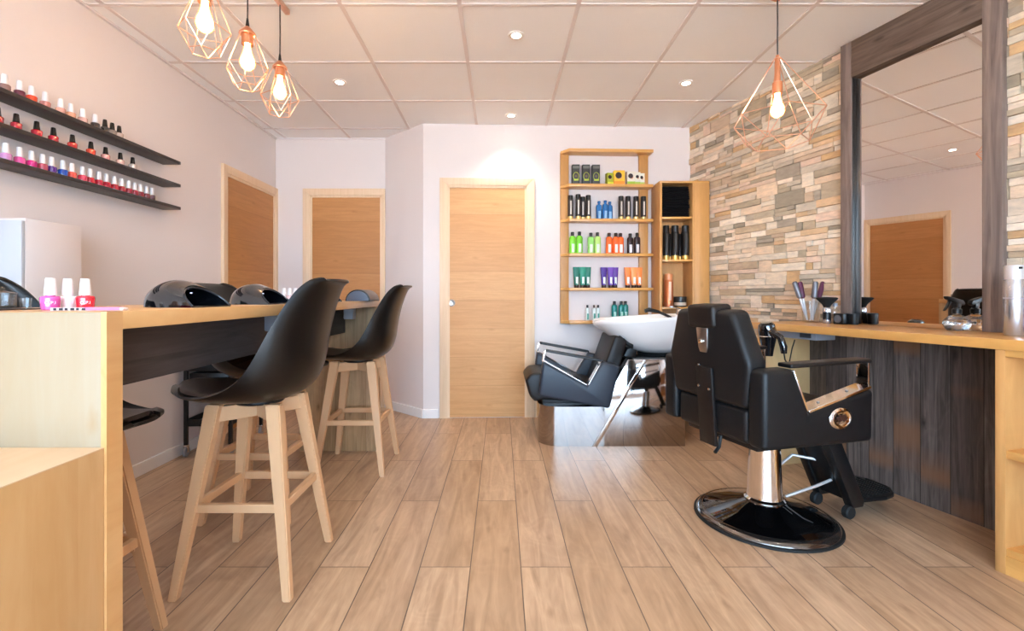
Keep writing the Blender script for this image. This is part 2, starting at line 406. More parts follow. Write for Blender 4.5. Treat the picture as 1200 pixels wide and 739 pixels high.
# stone cladding, every stone a block of its own depth and tone
STONES = ['#d6bfa9', '#dccab6', '#e0d2c2', '#c2aa94', '#b5a48f', '#a3978a', '#948a7c', '#d0b08f', '#c2a07a', '#e6dacd', '#d9bfae', '#cbbfb0', '#ab9c89', '#dcc3ab', '#d2c2b2', '#c0b3a4', '#e3d3c4', '#bda78f']
MS0, MS1 = 1.41, 2.13                          # the mirror takes the place of the stones here
def stone_wall():
    me_bm = bmesh.new(); cl = me_bm.loops.layers.float_color.new('stone')
    rnd = random.Random(3)
    s1 = 4.2
    def stone(a, b, z0, z1):
        if z1 > .885:
            if a >= MS0-.01 and b <= MS1+.01: return
            if a < MS0 < b: b = MS0
            if a < MS1 < b: a = MS1
            if b-a < .004: return
        d = rnd.uniform(.016, .027); c = srgb(rnd.choice(STONES)); k = rnd.uniform(.95, 1.15); c = (c[0]*k*1.03, c[1]*k, c[2]*k*.93, 1)
        g = .0002; ch = .0018
        f = [RW(p[0], p[2], p[1]) for p in ((a+g, z0+g, 0), (b-g, z0+g, 0), (b-g, z1-g, 0), (a+g, z1-g, 0),
             (a+g+ch, z0+g+ch*.6, d), (b-g-ch, z0+g+ch*.6, d+rnd.uniform(-.002, .002)), (b-g-ch, z1-g-ch*.6, d+rnd.uniform(-.004, .004)), (a+g+ch, z1-g-ch*.6, d))]
        v = [me_bm.verts.new(p) for p in f]
        for idx in ((4, 5, 6, 7), (0, 1, 5, 4), (1, 2, 6, 5), (2, 3, 7, 6), (3, 0, 4, 7)):
            fc = me_bm.faces.new([v[i] for i in idx])
            for l in fc.loops: l[cl] = c
    z = 0
    while z < CH-.001:
        H = min(rnd.choice((.085, .1, .075, .09)), CH-z)
        if CH-z-H < .03: H = CH-z
        s = -.02
        while s < s1:
            L = rnd.uniform(.10, .34)
            k = rnd.random()
            if k < .28: stone(s, s+L*.7, z, z+H); L *= .7
            elif k < .72:
                m_ = rnd.uniform(.35, .65)*H; c_ = rnd.uniform(.3, .7)
                if rnd.random() < .5: stone(s, s+L, z, z+m_); stone(s, s+L*c_, z+m_, z+H); stone(s+L*c_, s+L, z+m_, z+H)
                else: stone(s, s+L*c_, z, z+m_); stone(s+L*c_, s+L, z, z+m_); stone(s, s+L, z+m_, z+H)
            else:
                for j in range(3):
                    a_, b_ = z+H*j/3, z+H*(j+1)/3
                    c_ = rnd.uniform(.3, .7)
                    if rnd.random() < .5: stone(s, s+L, a_, b_)
                    else: stone(s, s+L*c_, a_, b_); stone(s+L*c_, s+L, a_, b_)
            s += L
        z += H
    bmesh.ops.recalc_face_normals(me_bm, faces=me_bm.faces[:])
    return me_bm
m, nt, b = newmat('split_face_stone')
at = nt.nodes.new('ShaderNodeAttribute'); at.attribute_name = 'stone'
tc = nt.nodes.new('ShaderNodeTexCoord'); mp = nt.nodes.new('ShaderNodeMapping'); mp.inputs['Scale'].default_value = (9, 9, 30)
n = nt.nodes.new('ShaderNodeTexNoise'); n.inputs['Scale'].default_value = 1.6; n.inputs['Detail'].default_value = 8; n.inputs['Roughness'].default_value = .65
n2 = nt.nodes.new('ShaderNodeTexNoise'); n2.inputs['Scale'].default_value = 7; n2.inputs['Detail'].default_value = 3
nt.links.new(tc.outputs['Object'], mp.inputs[0]); nt.links.new(mp.outputs[0], n.inputs['Vector']); nt.links.new(tc.outputs['Object'], n2.inputs['Vector'])
rp = nt.nodes.new('ShaderNodeValToRGB'); rp.color_ramp.elements[0].position = .3; rp.color_ramp.elements[0].color = (.68, .68, .70, 1)
rp.color_ramp.elements[1].position = .68; rp.color_ramp.elements[1].color = (1.12, 1.1, 1.06, 1)
nt.links.new(n.outputs['Fac'], rp.inputs[0])
mx = nt.nodes.new('ShaderNodeMix'); mx.data_type = 'RGBA'; mx.blend_type = 'MULTIPLY'; mx.inputs[0].default_value = .8
nt.links.new(at.outputs['Color'], mx.inputs[6]); nt.links.new(rp.outputs[0], mx.inputs[7])
nt.links.new(mx.outputs[2], b.inputs['Base Color']); b.inputs['Roughness'].default_value = .8; b.inputs['Specular IOR Level'].default_value = .25
bp = nt.nodes.new('ShaderNodeBump'); bp.inputs['Strength'].default_value = .45; bp.inputs['Distance'].default_value = .005
nt.links.new(n.outputs['Fac'], bp.inputs['Height']); nt.links.new(bp.outputs['Normal'], b.inputs['Normal'])
struct('wall_right_stone', stone_wall(), m, 'split face stone cladding in beige and grey')

# baseboards
bm = bmesh.new(); box(bm, XL, XL+.012, YB, 3.575, 0, .075, .002)
struct('baseboard_left', bm, M_base)
bm = bmesh.new(); prism(bm, [(-1.084, 4.455), (BL[0], BL[1]), (BL[0]-.008, BL[1]-.012), (-1.096, 4.443)], 'Z', 0, .075)
struct('baseboard_diagonal', bm, M_base)
BA = math.atan2(BR[1]-BL[1], BR[0]-BL[0])
bbe = sempty('baseboard_back', (BL[0], BL[1], 0), BA, 'white baseboard of the back wall')
part('board', M_base, bbe, lambda b_: (box(b_, 0, .13, -.012, 0, 0, .075), box(b_, .964, 2.3, -.012, 0, 0, .075)))

# doors ------------------------------------------------------------
def door(name, loc, rotz, w, h, label, handle=None, trimr=.065, triml=.065, side=False):
    """opening w x h, local x along the wall, local -y into the room"""
    d = sempty(name, loc, rotz, label)
    def fr(b_):
        prism(b_, [(-triml, 0), (0, 0), (0, h), (-triml, h+.062)], 'Y', -.022, .0, .002)
        prism(b_, [(w+trimr, 0), (w, 0), (w, h), (w+trimr, h+.062)], 'Y', -.022, .0, .002)
        prism(b_, [(-triml, h+.062), (0, h), (w, h), (w+trimr, h+.062)], 'Y', -.022, .0, .002)
        box(b_, 0, .02, -.014, 0, 0, h); box(b_, w-.02, w, -.014, 0, 0, h); box(b_, 0, w, -.014, 0, h-.02, h)
    f = part('door_frame', M_trim, d, fr); f['label'] = 'pale oak frame'
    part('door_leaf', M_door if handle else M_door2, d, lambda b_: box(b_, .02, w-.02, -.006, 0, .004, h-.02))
    if handle:
        def hd(b_):
            lathe(b_, [(.031, 0), (.031, .003), (.026, .0045), (.02, .002), (0, .002)], (handle[0], -.006, handle[1]), 28, Matrix.Rotation(R(90), 3, 'X'))
        hh = part('flush_handle', M_brushed, d, hd); hh['label'] = 'round brushed steel flush pull'
    return d
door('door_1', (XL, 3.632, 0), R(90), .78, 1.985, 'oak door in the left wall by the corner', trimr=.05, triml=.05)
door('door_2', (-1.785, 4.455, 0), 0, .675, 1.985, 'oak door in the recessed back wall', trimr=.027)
door('door_3', (BL[0]+.206, BL[1]+.206*math.tan(BA), 0), BA, .684, 1.993, 'oak door with round flush pull beside the product shelf', handle=(.036, .985))

# downlights -------------------------------------------------------
DL = [(.087, 2.686, 'round white spot light in the ceiling, nearest the viewer'), (-1.112, 3.277, 'round white spot light in the ceiling above the nail bar'),
      (1.282, 3.29, 'round white spot light in the ceiling by the stone wall'), (.084, 3.883, 'round white spot light in the ceiling in front of the door')]
M_spotring = mat('spot_ring_white', '#f3ece6', .4)
for x_ in (-1.1, .087, 1.282):          # unseen spots added over the front of the shop to brighten the room
    for y_ in (.9, -.9):
        DL.append((x_, y_, 'white ceiling spot light added out of view over the front of the salon to brighten it'))
first = None
for x, y, lb in DL:
    if first is None:
        t = thing('ceiling_spotlight', lb, 'ceiling light', (x, y, CH), 0, 'ceiling spot lights'); first = t
        part('trim_ring', M_spotring, t, lathe, [(.027, -.001), (.027, -.005), (.04, -.007), (.046, -.004), (.046, 0), (.027, 0)], (0, 0, 0), 32)
        part('lens', M_lens, t, lathe, [(0, -.0055), (.026, -.0055), (.026, -.001), (0, -.001)], (0, 0, 0), 32)
    else: dup(first, (x, y, CH), 0, lb)
    ld = bpy.data.lights.new('spot_beam', 'SPOT'); ld.energy = 19; ld.color = (1, .93, .83); ld.spot_size = R(104); ld.spot_blend = .8; ld.shadow_soft_size = .03
    lo = bpy.data.objects.new('spot_beam', ld); COL.objects.link(lo); lo.location = (x, y, CH-.012)

# ------------------------------------------------------------------ pendants
def cage_lines(R1, z1, R2, z2, ztop, rt, n, bm, wr):
    ring = [(R1*math.cos(2*PI*i/n), R1*math.sin(2*PI*i/n), z1) for i in range(n)]
    low = [(R2*math.cos(2*PI*(i+.5)/n), R2*math.sin(2*PI*(i+.5)/n), z2) for i in range(n)]
    top = [(rt*math.cos(2*PI*i/n), rt*math.sin(2*PI*i/n), ztop) for i in range(n)]
    for i in range(n):
        j = (i+1) % n
        for a, b_ in ((top[i], ring[i]), (ring[i], ring[j]), (ring[i], low[i]), (ring[j], low[i]), (low[i], low[j])):
            tube(bm, [a, b_], wr, 6)
def bulb_parts(t, z, s=1.0):
    part('bulb', M_bulb, t, lathe, [(.0, z-.115*s), (.012*s, z-.112*s), (.025*s, z-.102*s), (.033*s, z-.085*s), (.033*s, z-.070*s), (.024*s, z-.045*s), (.016*s, z-.02*s), (.0135*s, z), (0, z)], (0, 0, 0), 20)
def pendant_small(label, loc, phase):
    t = thing('pendant_lamp', label, 'pendant lamp', loc, phase, 'caged copper pendants on the copper bar')
    # z = 0 is the ceiling
    part('cable', M_cable, t, tube, [(0, 0, -.025), (0.001, 0, -.15), (0, 0, -.285)], .0033, 8)
    part('cable_grip', M_blk, t, lathe, [(.004, -.27), (.006, -.285), (.009, -.312), (0, -.312)], (0, 0, 0), 16)
    part('lamp_holder', M_brass, t, lathe, [(.008, -.305), (.02, -.318), (.0335, -.335), (.0335, -.340), (.0235, -.345), (.0235, -.385), (0, -.385)], (0, 0, 0), 24)
    bm = bmesh.new(); cage_lines(.0875, -.487, .052, -.568, -.338, .030, 6, bm, .0016)
    tube(bm, [(.032*math.cos(2*PI*i/24), .032*math.sin(2*PI*i/24), -.34) for i in range(24)], .0025, 6, True)
    obj('wire_cage', bm, M_copper, t)
    bulb_parts(t, -.385, .98)
    return t
tb = tag(part('ceiling_bar', M_copper, None, box, -1.112, -1.088, 1.60, 2.452, CH-.026, CH-.0, .002), 'long copper ceiling bar carrying three small pendants', 'ceiling bar')
p1 = pendant_small('small copper cage pendant at left, largest and nearest of three', (-1.1, 1.766, CH), .35)
dup(p1, (-1.1, 2.063, CH), .1, 'small copper cage pendant in the middle of three')
dup(p1, (-1.1, 2.366, CH), .5, 'small copper cage pendant at the far end of the bar, smallest of three')

t = thing('pendant_lamp', 'wide copper diamond cage pendant hanging in front of the stone wall', 'pendant lamp', (1.309, 2.25, CH), .22)
part('canopy', M_brass, t, lathe, [(0, -.075), (.012, -.075), (.03, -.06), (.046, -.03), (.05, 0), (0, 0)], (0, 0, 0), 28)
part('cable', M_cable, t, tube, [(0, 0, -.07), (.001, 0, -.18), (0, 0, -.35)], .0033, 8)
part('lamp_holder', M_brass, t, lathe, [(.007, -.335), (.012, -.36), (.013, -.46), (.022, -.465), (.022, -.52), (0, -.52)], (0, 0, 0), 24)
bm = bmesh.new(); cage_lines(.198, -.629, .133, -.75, -.348, .012, 6, bm, .0021)
n_ = 6
tube(bm, [(.013*math.cos(2*PI*i/16), .013*math.sin(2*PI*i/16), -.350) for i in range(16)], .003, 6, True)
obj('wire_cage', bm, M_copper, t)
bulb_parts(t, -.52, .98)

# ------------------------------------------------------------------ left wall: polish shelves
M_caps = {'w': mat('white_bottle_cap', '#f3efee', .3), 'k': mat('black_bottle_cap', '#17120f', .25)}
def polish(label, col, cap, loc, group, rz=0, text=False):
    key = 'polish_'+col+'_'
    gm = mat(key, '#'+col, .08, coat=1)
    t = thing('nail_polish_bottle', label, 'nail polish', loc, rz, group)
    part('bottle', gm, t, lathe, [(0, 0), (.0155, 0), (.0175, .002), (.0195, .028), (.019, .031), (.0165, .0335), (.009, .034), (.009, .037), (0, .037)], (0, 0, 0), 18)
    if cap == 'w': part('cap', M_caps[cap], t, lathe, [(.0115, .0355), (.0122, .037), (.0092, .075), (.0085, .0765), (0, .0765)], (0, 0, 0), 16)
    else: part('cap', M_caps[cap], t, lathe, [(.0105, .0355), (.0118, .037), (.0105, .050), (.0088, .070), (.0075, .0725), (0, .0725)], (0, 0, 0), 16)
    return t
SHZ = [1.883, 1.742, 1.601]
SHN = ['top', 'middle', 'bottom']
for z, nm in zip(SHZ, SHN):
    o = part('wall_shelf', M_blackshelf, None, box, XL, XL+.112, 1.20, 2.967, z-.018, z, .001)
    tag(o, f'{nm} one of three long black shelves on the left wall', 'shelf', 'black nail polish shelves')
rows = [
 (0, [(5.4,'8f6a66','w','taupe'),(23,'6a2238','w','plum'),(37,'f0502e','w','coral'),(53,'c8857a','w','dusty rose'),(71,'d9a294','w','pale nude'),(83,'e8a98c','w','peach'),(97,'dcaea2','w','pink nude'),
      (111.6,'2a2524','w','black'),(123,'1c1818','k','glossy black'),(131.5,'8d8078','k','smoky clear'),(139.6,'bfaaa0','k','clear')]),
 (1, [(-3,'a5202b','k','dark red'),(19,'b0182a','k','deep red'),(43,'c01a2c','k','crimson'),(62.6,'b5182b','k','cherry red'),(84.8,'d12f2a','k','bright red'),(106.5,'ea4630','k','orange red'),(123.7,'d9958f','k','pink nude'),
      (141,'dcaFa2'.lower(),'k','pale beige'),(155.4,'d3c3b8','k','clear')]),
 (2, [(6.8,'cf86b8','w','orchid'),(23,'e64b96','w','hot pink'),(37,'d3257f','w','magenta'),(50,'b5485c','w','dusty rose'),(60.4,'5a2a88','w','purple'),(73.6,'1f4fb0','w','blue'),(84,'ee5a4e','w','coral'),
      (96.7,'d33550','w','raspberry'),(105.5,'c92038','w','crimson'),(116,'c4203a','w','scarlet'),(124.7,'b81c34','w','cherry'),(134,'b51a2e','w','red'),(142.5,'a81a2c','w','dark red'),(150.8,'9a1b30','w','ruby'),
      (157.9,'9c2036','w','wine'),(164.4,'8a1c30','w','burgundy'),(171.7,'6a1a30','w','maroon'),(177.8,'4c1a2c','w','dark plum')])]
for si, lst in rows:
    xx = XL+.068
    for i, (px, c, cap, cn) in enumerate(lst):
        yy = (-xx)*557/(587-px)
        pos = (f'{ORD[i]} from the left' if i < len(lst)-1 else 'last on the right')
        polish(f'{cn} nail polish with {"white" if cap=="w" else "black"} cap, {pos} on {SHN[si]} wall shelf', c, cap, (xx, yy, SHZ[si]), f'nail polishes on the {SHN[si]} wall shelf', .4*i)

# white cabinet against the left wall
t = thing('wall_cabinet', 'narrow white cabinet standing against the left wall behind the nail bar', 'cabinet', (-2.005, 2.02, 0))
part('body', M_wcab, t, box, -.105, .10, -.115, .14, .06, 1.36, .003)
part('door', M_wdoor, t, box, -.100, .099, -.131, -.115, .07, 1.35, .003)
part('plinth', M_wcab, t, box, -.09, .09, -.10, .13, 0, .06)

# ------------------------------------------------------------------ nail bar (left counter)
CT = 1.015
t = thing('nail_bar', 'long oak bar counter with waterfall end and charcoal apron', 'counter', (0, 0, 0))
part('countertop', M_oakY, t, box, -1.36, -.84, 1.055, 3.30, CT-.04, CT, .002)
ep = part('end_panel', M_pale, t, box, -1.36, -.852, 1.0135, 1.055, 0, CT-.001, .001); ep['label'] = 'pale knotty oak end panel facing the viewer'
part('end_panel_edge', M_oakY, t, prism, [(1.0125, 0), (1.0555, 0), (1.0555, CT-.04), (1.0555, CT), (1.0125, CT)], 'X', -.852, -.8398)
part('end_panel_edge_top', M_oakY, t, box, -1.36, -.852, 1.0125, 1.0555, CT-.001, CT+.0001)
ap = part('apron', M_apron, t, box, -1.075, -1.05, 1.055, 3.205, .80, CT-.04, .001); ap['label'] = 'charcoal stained board under the top'
part('far_panel', M_far, t, box, -1.36, -.845, 3.205, 3.245, 0, CT-.04, .001)
part('side_post', M_far, t, box, -.885, -.845, 3.245, 3.30, 0, CT-.04, .001)
# sockets under the top
for y in (2.02, 3.02):
    o = part('socket_box', M_grey, None, box, -.99, -.93, y-.035, y+.035, CT-.115, CT-.041, .006)
    tag(o, 'small grey socket box under the nail bar top, ' + ('behind the nearest stool' if y < 2.5 else 'near the far panel'), 'socket', 'socket boxes under the bar')

# oak block in front of the bar
t = thing('reception_block', 'low oak block cabinet in front of the nail bar end', 'cabinet', (0, 0, 0))
part('body', M_box, t, box, -1.7, -.845, .3, 1.0115, 0, .7245, .001)
part('top', M_boxtop, t, box, -1.7, -.845, .3, 1.0115, .7245, .7265)

# ------------------------------------------------------------------ stools
CEN = [(.303, .710), (.268, .700), (.2, .684), (.1, .668), (0, .661), (-.08, .663), (-.145, .682), (-.19, .722), (-.213, .79), (-.222, .86), (-.238, .94), (-.262, 1.02), (-.285, 1.075), (-.305, 1.103), (-.325, 1.112)]
EDG = [(.262, .709), (.222, .703), (.165, .698), (.08, .706), (.01, .728), (-.04, .757), (-.075, .793), (-.102, .835), (-.126, .882), (-.148, .93), (-.172, .98), (-.197, 1.03), (-.222, 1.07), (-.250, 1.096), (-.285, 1.108)]
HW = [.065, .135, .183, .218, .240, .247, .248, .246, .242, .234, .220, .200, .178, .156, .128]
def cr(a, t_):
    n = len(a)-1; i = min(int(t_), n-1); f = t_-i
    p0, p1, p2, p3 = a[max(i-1, 0)], a[i], a[i+1], a[min(i+2, n)]
    return .5*((2*p1)+(-p0+p2)*f+(2*p0-5*p1+4*p2-p3)*f*f+(-p0+3*p1-3*p2+p3)*f**3)
def shell_pt(u, v):
    """u 0..1 from the seat's front lip to the top of the back, v -1..1 across"""
    t_ = u*(len(CEN)-1); s = abs(v)**2.1
    x = cr([p[0] for p in CEN], t_)*(1-s)+cr([p[0] for p in EDG], t_)*s
    z = cr([p[1] for p in CEN], t_)*(1-s)+cr([p[1] for p in EDG], t_)*s
    return Vector((x, cr(HW, t_)*math.sin(v*PI/2*.9)/math.sin(PI/2*.9), z))
def sheet(u0, u1, v1, NU, NV, lift, th, taper=False):
    b = bmesh.new(); g = []
    for i in range(NU+1):
        u = u0+(u1-u0)*i/NU; row = []
        e = min(i, NU-i)/NU
        vv = v1*(1-(max(0, .25-e)/.25)**2*.45) if taper else v1
        for j in range(NV+1):
            v = vv*(-1+2*j/NV); p = shell_pt(u, v)
            if lift:
                n_ = (shell_pt(u+.01, v)-shell_pt(u-.01 if u > .01 else 0, v)).cross(shell_pt(u, v+.02)-shell_pt(u, v-.02)).normalized()
                if n_.z < 0 and u < .4: n_ = -n_
                if u >= .4 and n_.x < 0: n_ = -n_
                p = p+n_*lift*(1-(abs(v)/vv)**6*.6)
            row.append(b.verts.new(p))
        g.append(row)
    for i in range(NU):
        for j in range(NV): b.faces.new((g[i][j], g[i][j+1], g[i+1][j+1], g[i+1][j]))
    bmesh.ops.recalc_face_normals(b, faces=b.faces[:]); bmesh.ops.solidify(b, geom=b.faces[:], thickness=th)
    return b
def stool_shell(): return sheet(0, 1, 1, 48, 20, 0, .009)
def seat_pad(): return sheet(.045, .44, .74, 18, 14, .022, .012, True)
def make_stool(label):
    t = thing('bar_stool', label, 'bar stool', (0, 0, 0), 0, 'black shell bar stools on beech legs')
    obj('shell_seat', stool_shell(), M_shell, t)
    obj('seat_pad', seat_pad(), M_pad, t)
    part('mount_plate', M_blk, t, lathe, [(0, .642), (.085, .642), (.09, .648), (.085, .664), (0, .668)], (0, 0, 0), 28)
    for sx in (1, -1):
        for sy in (1, -1):
            bm = bmesh.new()
            beam(bm, (sx*.197, sy*.197, 0), (sx*.108, sy*.108, .655), .030, .052, .030, .040, .004)
            lathe(bm, [(0, 0), (.008, 0), (.008, .003), (0, .0035)], (sx*.155, sy*.155-.0215, .28), 12, Matrix.Rotation(R(90), 3, 'X'))
            obj('leg', bm, M_beech, t)
    def cross(b_):
        for a in (1, -1): bar(b_, (-.115, -.115*a, .618), (.115, .115*a, .618), .055, .030)
    part('cross_brace', M_beech, t, cross)
    zz = .30; k = .197-(.197-.108)*zz/.655
    for a, b_ in (((-k, -k), (k, -k)), ((k, -k), (k, k)), ((k, k), (-k, k)), ((-k, k), (-k, -k))):
        z_ = zz
        part('rung', M_beech, t, bar, (a[0], a[1], z_), (b_[0], b_[1], z_), .03, .02)
    return t
s0 = make_stool('large black shell bar stool nearest the viewer on the open side of the bar')
s0.location = (-.931, 1.835, 0); s0.rotation_euler.z = PI
dup(s0, (-.885, 2.955, 0), PI, 'black shell bar stool at the far end of the bar, before the greyed panel')
dup(s0, (-1.27, 1.305, 0), 0, 'black shell bar stool half hidden behind the pale end panel')
dup(s0, (-1.175, 2.37, 0), 0, 'black shell bar stool behind the bar, its brown back showing between two lamps')

# trolley under / behind the bar
t = thing('salon_trolley', 'black metal trolley with drawers on castors against the left wall', 'trolley', (-1.93, 3.34, 0), R(4))
hx, hy = .14, .23
for sx in (-1, 1):
    for sy in (-1, 1):
        part('post', M_blk, t, box, sx*hx-.011, sx*hx+.011, sy*hy-.011, sy*hy+.011, .076, .80, .002)
        def fork(b_, X=sx*hx, Y=sy*hy):
            box(b_, X-.014, X+.014, Y-.012, Y+.012, .066, .076, .002)
            box(b_, X-.014, X-.011, Y-.012, Y+.010, .028, .068); box(b_, X+.011, X+.014, Y-.012, Y+.010, .028, .068)
        c = part('castor_fork', M_chrome, t, fork)
        part('wheel', M_grey, c, lathe, [(0, -.010), (.026, -.010), (.032, -.007), (.032, .007), (.026, .010), (0, .010)], (sx*hx, sy*hy, .032), 24, Matrix.Rotation(R(90), 3, 'Y'))
for z in (.20, .38, .56, .77):
    def tray(b_, z=z):
        box(b_, -hx, hx, -hy, hy, z-.006, z+.004, .002)
        for s_ in (-1, 1):
            box(b_, s_*hx-.004, s_*hx+.004, -hy, hy, z, z+.04, .001); box(b_, -hx, hx, s_*hy-.004, s_*hy+.004, z, z+.04, .001)
    part('tray', M_blk, t, tray)
for z in (.42, .60):
    d = part('drawer', M_blk, t, box, -hx+.012, hx-.012, -hy+.012, hy-.012, z, z+.12, .004)
    part('drawer_pull', M_grey, d, box, -.03, .03, -hy+.004, -hy+.012, z+.06, z+.07, .002)

# uv lamps on the bar
def lamp_shell(L=.2, W=.17, H=.082, open_end=True):
    """dome with an arched opening at +x"""
    b = bmesh.new(); NU, NV = 20, 24; g = []
    for i in range(NU+1):
        u = i/NU; x = -L/2+L*u
        k = (1-max(0, (.6-u)/.6)**2.2)**.5
        k = max(k, .02); kk = 1-.20*max(0, (u-.6)/.4)**2
        row = []
        for j in range(NV+1):
            a = PI*j/NV; zz_ = H*k**.85*kk*max(0, math.sin(a))**.8
            row.append(b.verts.new((x-.075*(zz_/H)*u*u, W/2*k*math.cos(a), zz_ if 0 < j < NV else 0)))
        g.append(row)
    for i in range(NU):
        for j in range(NV): b.faces.new((g[i][j], g[i][j+1], g[i+1][j+1], g[i+1][j]))
    for v in b.verts: v.co.z = max(v.co.z, 0)
    bmesh.ops.recalc_face_normals(b, faces=b.faces[:]); bmesh.ops.solidify(b, geom=b.faces[:], thickness=.006)
    for v in b.verts: v.co.z = max(v.co.z, 0)
    return b
def uv_lamp(label):
    t = thing('nail_lamp', label, 'nail lamp', (0, 0, 0), 0, 'glossy black nail lamps on the bar')
    obj('housing', lamp_shell(), M_gloss, t, True, 50)
    part('base_plate', M_gloss, t, box, -.04, .100, -.078, .078, 0, .005, .001)
    part('front_rim', mat('lamp_rim_dark', '#2a2b30', .2), t, tube, [(.099-.075*.8*max(0, math.sin(PI*j/24))**.8, .083*math.cos(PI*j/24), .003+.056*max(0, math.sin(PI*j/24))**.8) for j in range(25)], .0035, 8)
    for y in (-.035, 0, .035):
        part('led', M_led, t, lathe, [(0, -.0015), (.003, -.0015), (.003, 0), (0, 0)], (.005, y, .052-.25*abs(y)), 10)
    return t
u0 = uv_lamp('glossy black domed nail lamp on the bar, nearest and largest')
u0.location = (-.965, 1.435, CT); u0.rotation_euler.z = R(-4)
dup(u0, (-.968, 1.885, CT), R(-4), 'glossy black domed nail lamp in the middle of the bar, between two stools')
dup(u0, (-.968, 2.50, CT), R(-4), 'glossy black nail lamp mostly hidden behind the nearest stool back')
# half round hand rest
t = thing('hand_rest', 'half round hand rest with blue grey end, at the far end of the bar', 'hand rest', (-.885, 2.97, CT), R(-3))
def half(b_, r, x0, y0, y1, k=.85):
    prism(b_, [(x0+r*math.cos(PI*j/20), r*k*math.sin(PI*j/20)) for j in range(21)], 'Y', y0, y1, .003)
part('body', mat('taupe_leatherette', '#6f625c', .5), t, half, .078, 0, -.02, .16, .92)
f = part('end_rim', M_blk, t, half, .078, 0, -.032, -.021, .92)
f = part('end_face', mat('blue_grey_pad', '#4d5767', .5), t, half, .070, 0, -.036, -.032, .90); f['label'] = 'blue grey end face'
t = thing('silver_jar', 'tiny silver jar at the far corner of the bar', 'jar', (-.868, 3.2, CT))
part('jar', M_silver, t, lathe, [(0, 0), (.016, 0), (.017, .003), (.017, .03), (0, .03)], (0, 0, 0), 20)
part('lid', M_silver, t, lathe, [(.018, .031), (.018, .045), (.016, .047), (0, .047)], (0, 0, 0), 20)
for i, px in enumerate((333, 339.5, 346)):
    yy = 2.66; polish(f'white capped nail bottle behind the middle nail lamp, {ORD[i]} from the left', ('efe6e4', 'e9c6c6', 'f2e9e6')[i], 'w', ((px-587)/557*yy, yy, CT), 'white capped bottles behind the nail lamp', .3*i)

def letters(parent, txt, size, loc, rot, m, name='lettering', ext=.0002, squeeze=1.0):
    cu = bpy.data.curves.new(name, 'FONT'); cu.body = txt; cu.size = size; cu.align_x = 'CENTER'; cu.extrude = ext
    tmp = bpy.data.objects.new('tmp_text', cu); COL.objects.link(tmp)
    dg = bpy.context.evaluated_depsgraph_get(); me = bpy.data.meshes.new_from_object(tmp.evaluated_get(dg))
    bpy.data.objects.remove(tmp); me.materials.clear(); me.materials.append(m)
    o = bpy.data.objects.new(name, me); COL.objects.link(o)
    o.parent = parent; o.location = loc; o.rotation_euler = rot; o.scale.x = squeeze
    return o
M_print = mat('white_print', '#f7e9f0', .5)
for px, yy, c, cn in ((59, 1.135, 'c8509c', 'orchid pink'), (79.6, 1.18, 'f1ecec', 'white'), (100, 1.18, 'e02436', 'bright red')):
    b_ = polish(f'{cn} nail polish bottle with white cap at the near end of the bar', c, 'w', ((px-587)/557*yy, yy, CT), 'nail polishes at the near end of the bar')
    ang = math.atan2((px-587)/557*yy, yy)
    tx = letters(b_, 'O.P.I', .0098, (-.0192*math.sin(-ang), -.0192*math.cos(ang), .015), (R(90), 0, -ang), M_print if cn != 'white' else mat('pale_print', '#e3dada', .5), ext=.0003)
    tx.location = (math.sin(-ang)*.0206, -math.cos(ang)*.0206, .0145); tx.rotation_euler = (R(86), 0, -ang)
# sample strip
t = thing('nail_sample_strip', 'thin pink and white nail sample strip lying at the bar edge', 'sample strip', (-.955, 1.105, CT), R(9))
part('strip', mat('strip_white', '#f4e3e8', .3), t, box, -.075, .075, -.011, .011, 0, .007, .002)
part('pink_band', mat('strip_pink', '#ee7fb0', .35), t, box, -.005, .068, -.0113, .0085, .001, .0078)
def marks(b_):
    for k in range(6):
        box(b_, -.068+k*.0115, -.062+k*.0115+.002*(k % 2), -.0115, -.0095, .001, .0062)
part('printed_marks', mat('strip_black', '#2a2227', .4), t, marks)
# glass dishes
t = thing('glass_jar', 'small clear glass jar with knobbed lid at the left edge of the bar', 'glass jar', (-1.205, 1.145, CT))
part('jar', M_glass, t, lathe, [(0, 0), (.024, 0), (.027, .004), (.0275, .034), (.0255, .034), (.024, .007), (0, .006)], (0, 0, 0), 28)
part('lid', M_glass, t, lathe, [(.029, .035), (.029, .038), (.012, .042), (.005, .044), (.007, .050), (.004, .053), (0, .053)], (0, 0, 0), 28)
t = thing('glass_tumbler', 'tiny clear glass beside the pink nail polish bottle', 'glass', (-1.165, 1.165, CT))
part('glass', M_glass, t, lathe, [(0, 0), (.010, 0), (.012, .026), (.0108, .026), (.009, .003), (0, .003)], (0, 0, 0), 24)
M_dish = mat('dark_tray', '#231c1a', .4)
t = tag(part('tray', M_dish, None, box, -1.26, -1.155, 1.09, 1.2, CT, CT+.003, .001), 'thin dark tray under the small glass jars', 'tray')
for o in COL.objects:
    if o.get('category') in ('glass jar', 'glass'): o.location.z = CT+.003

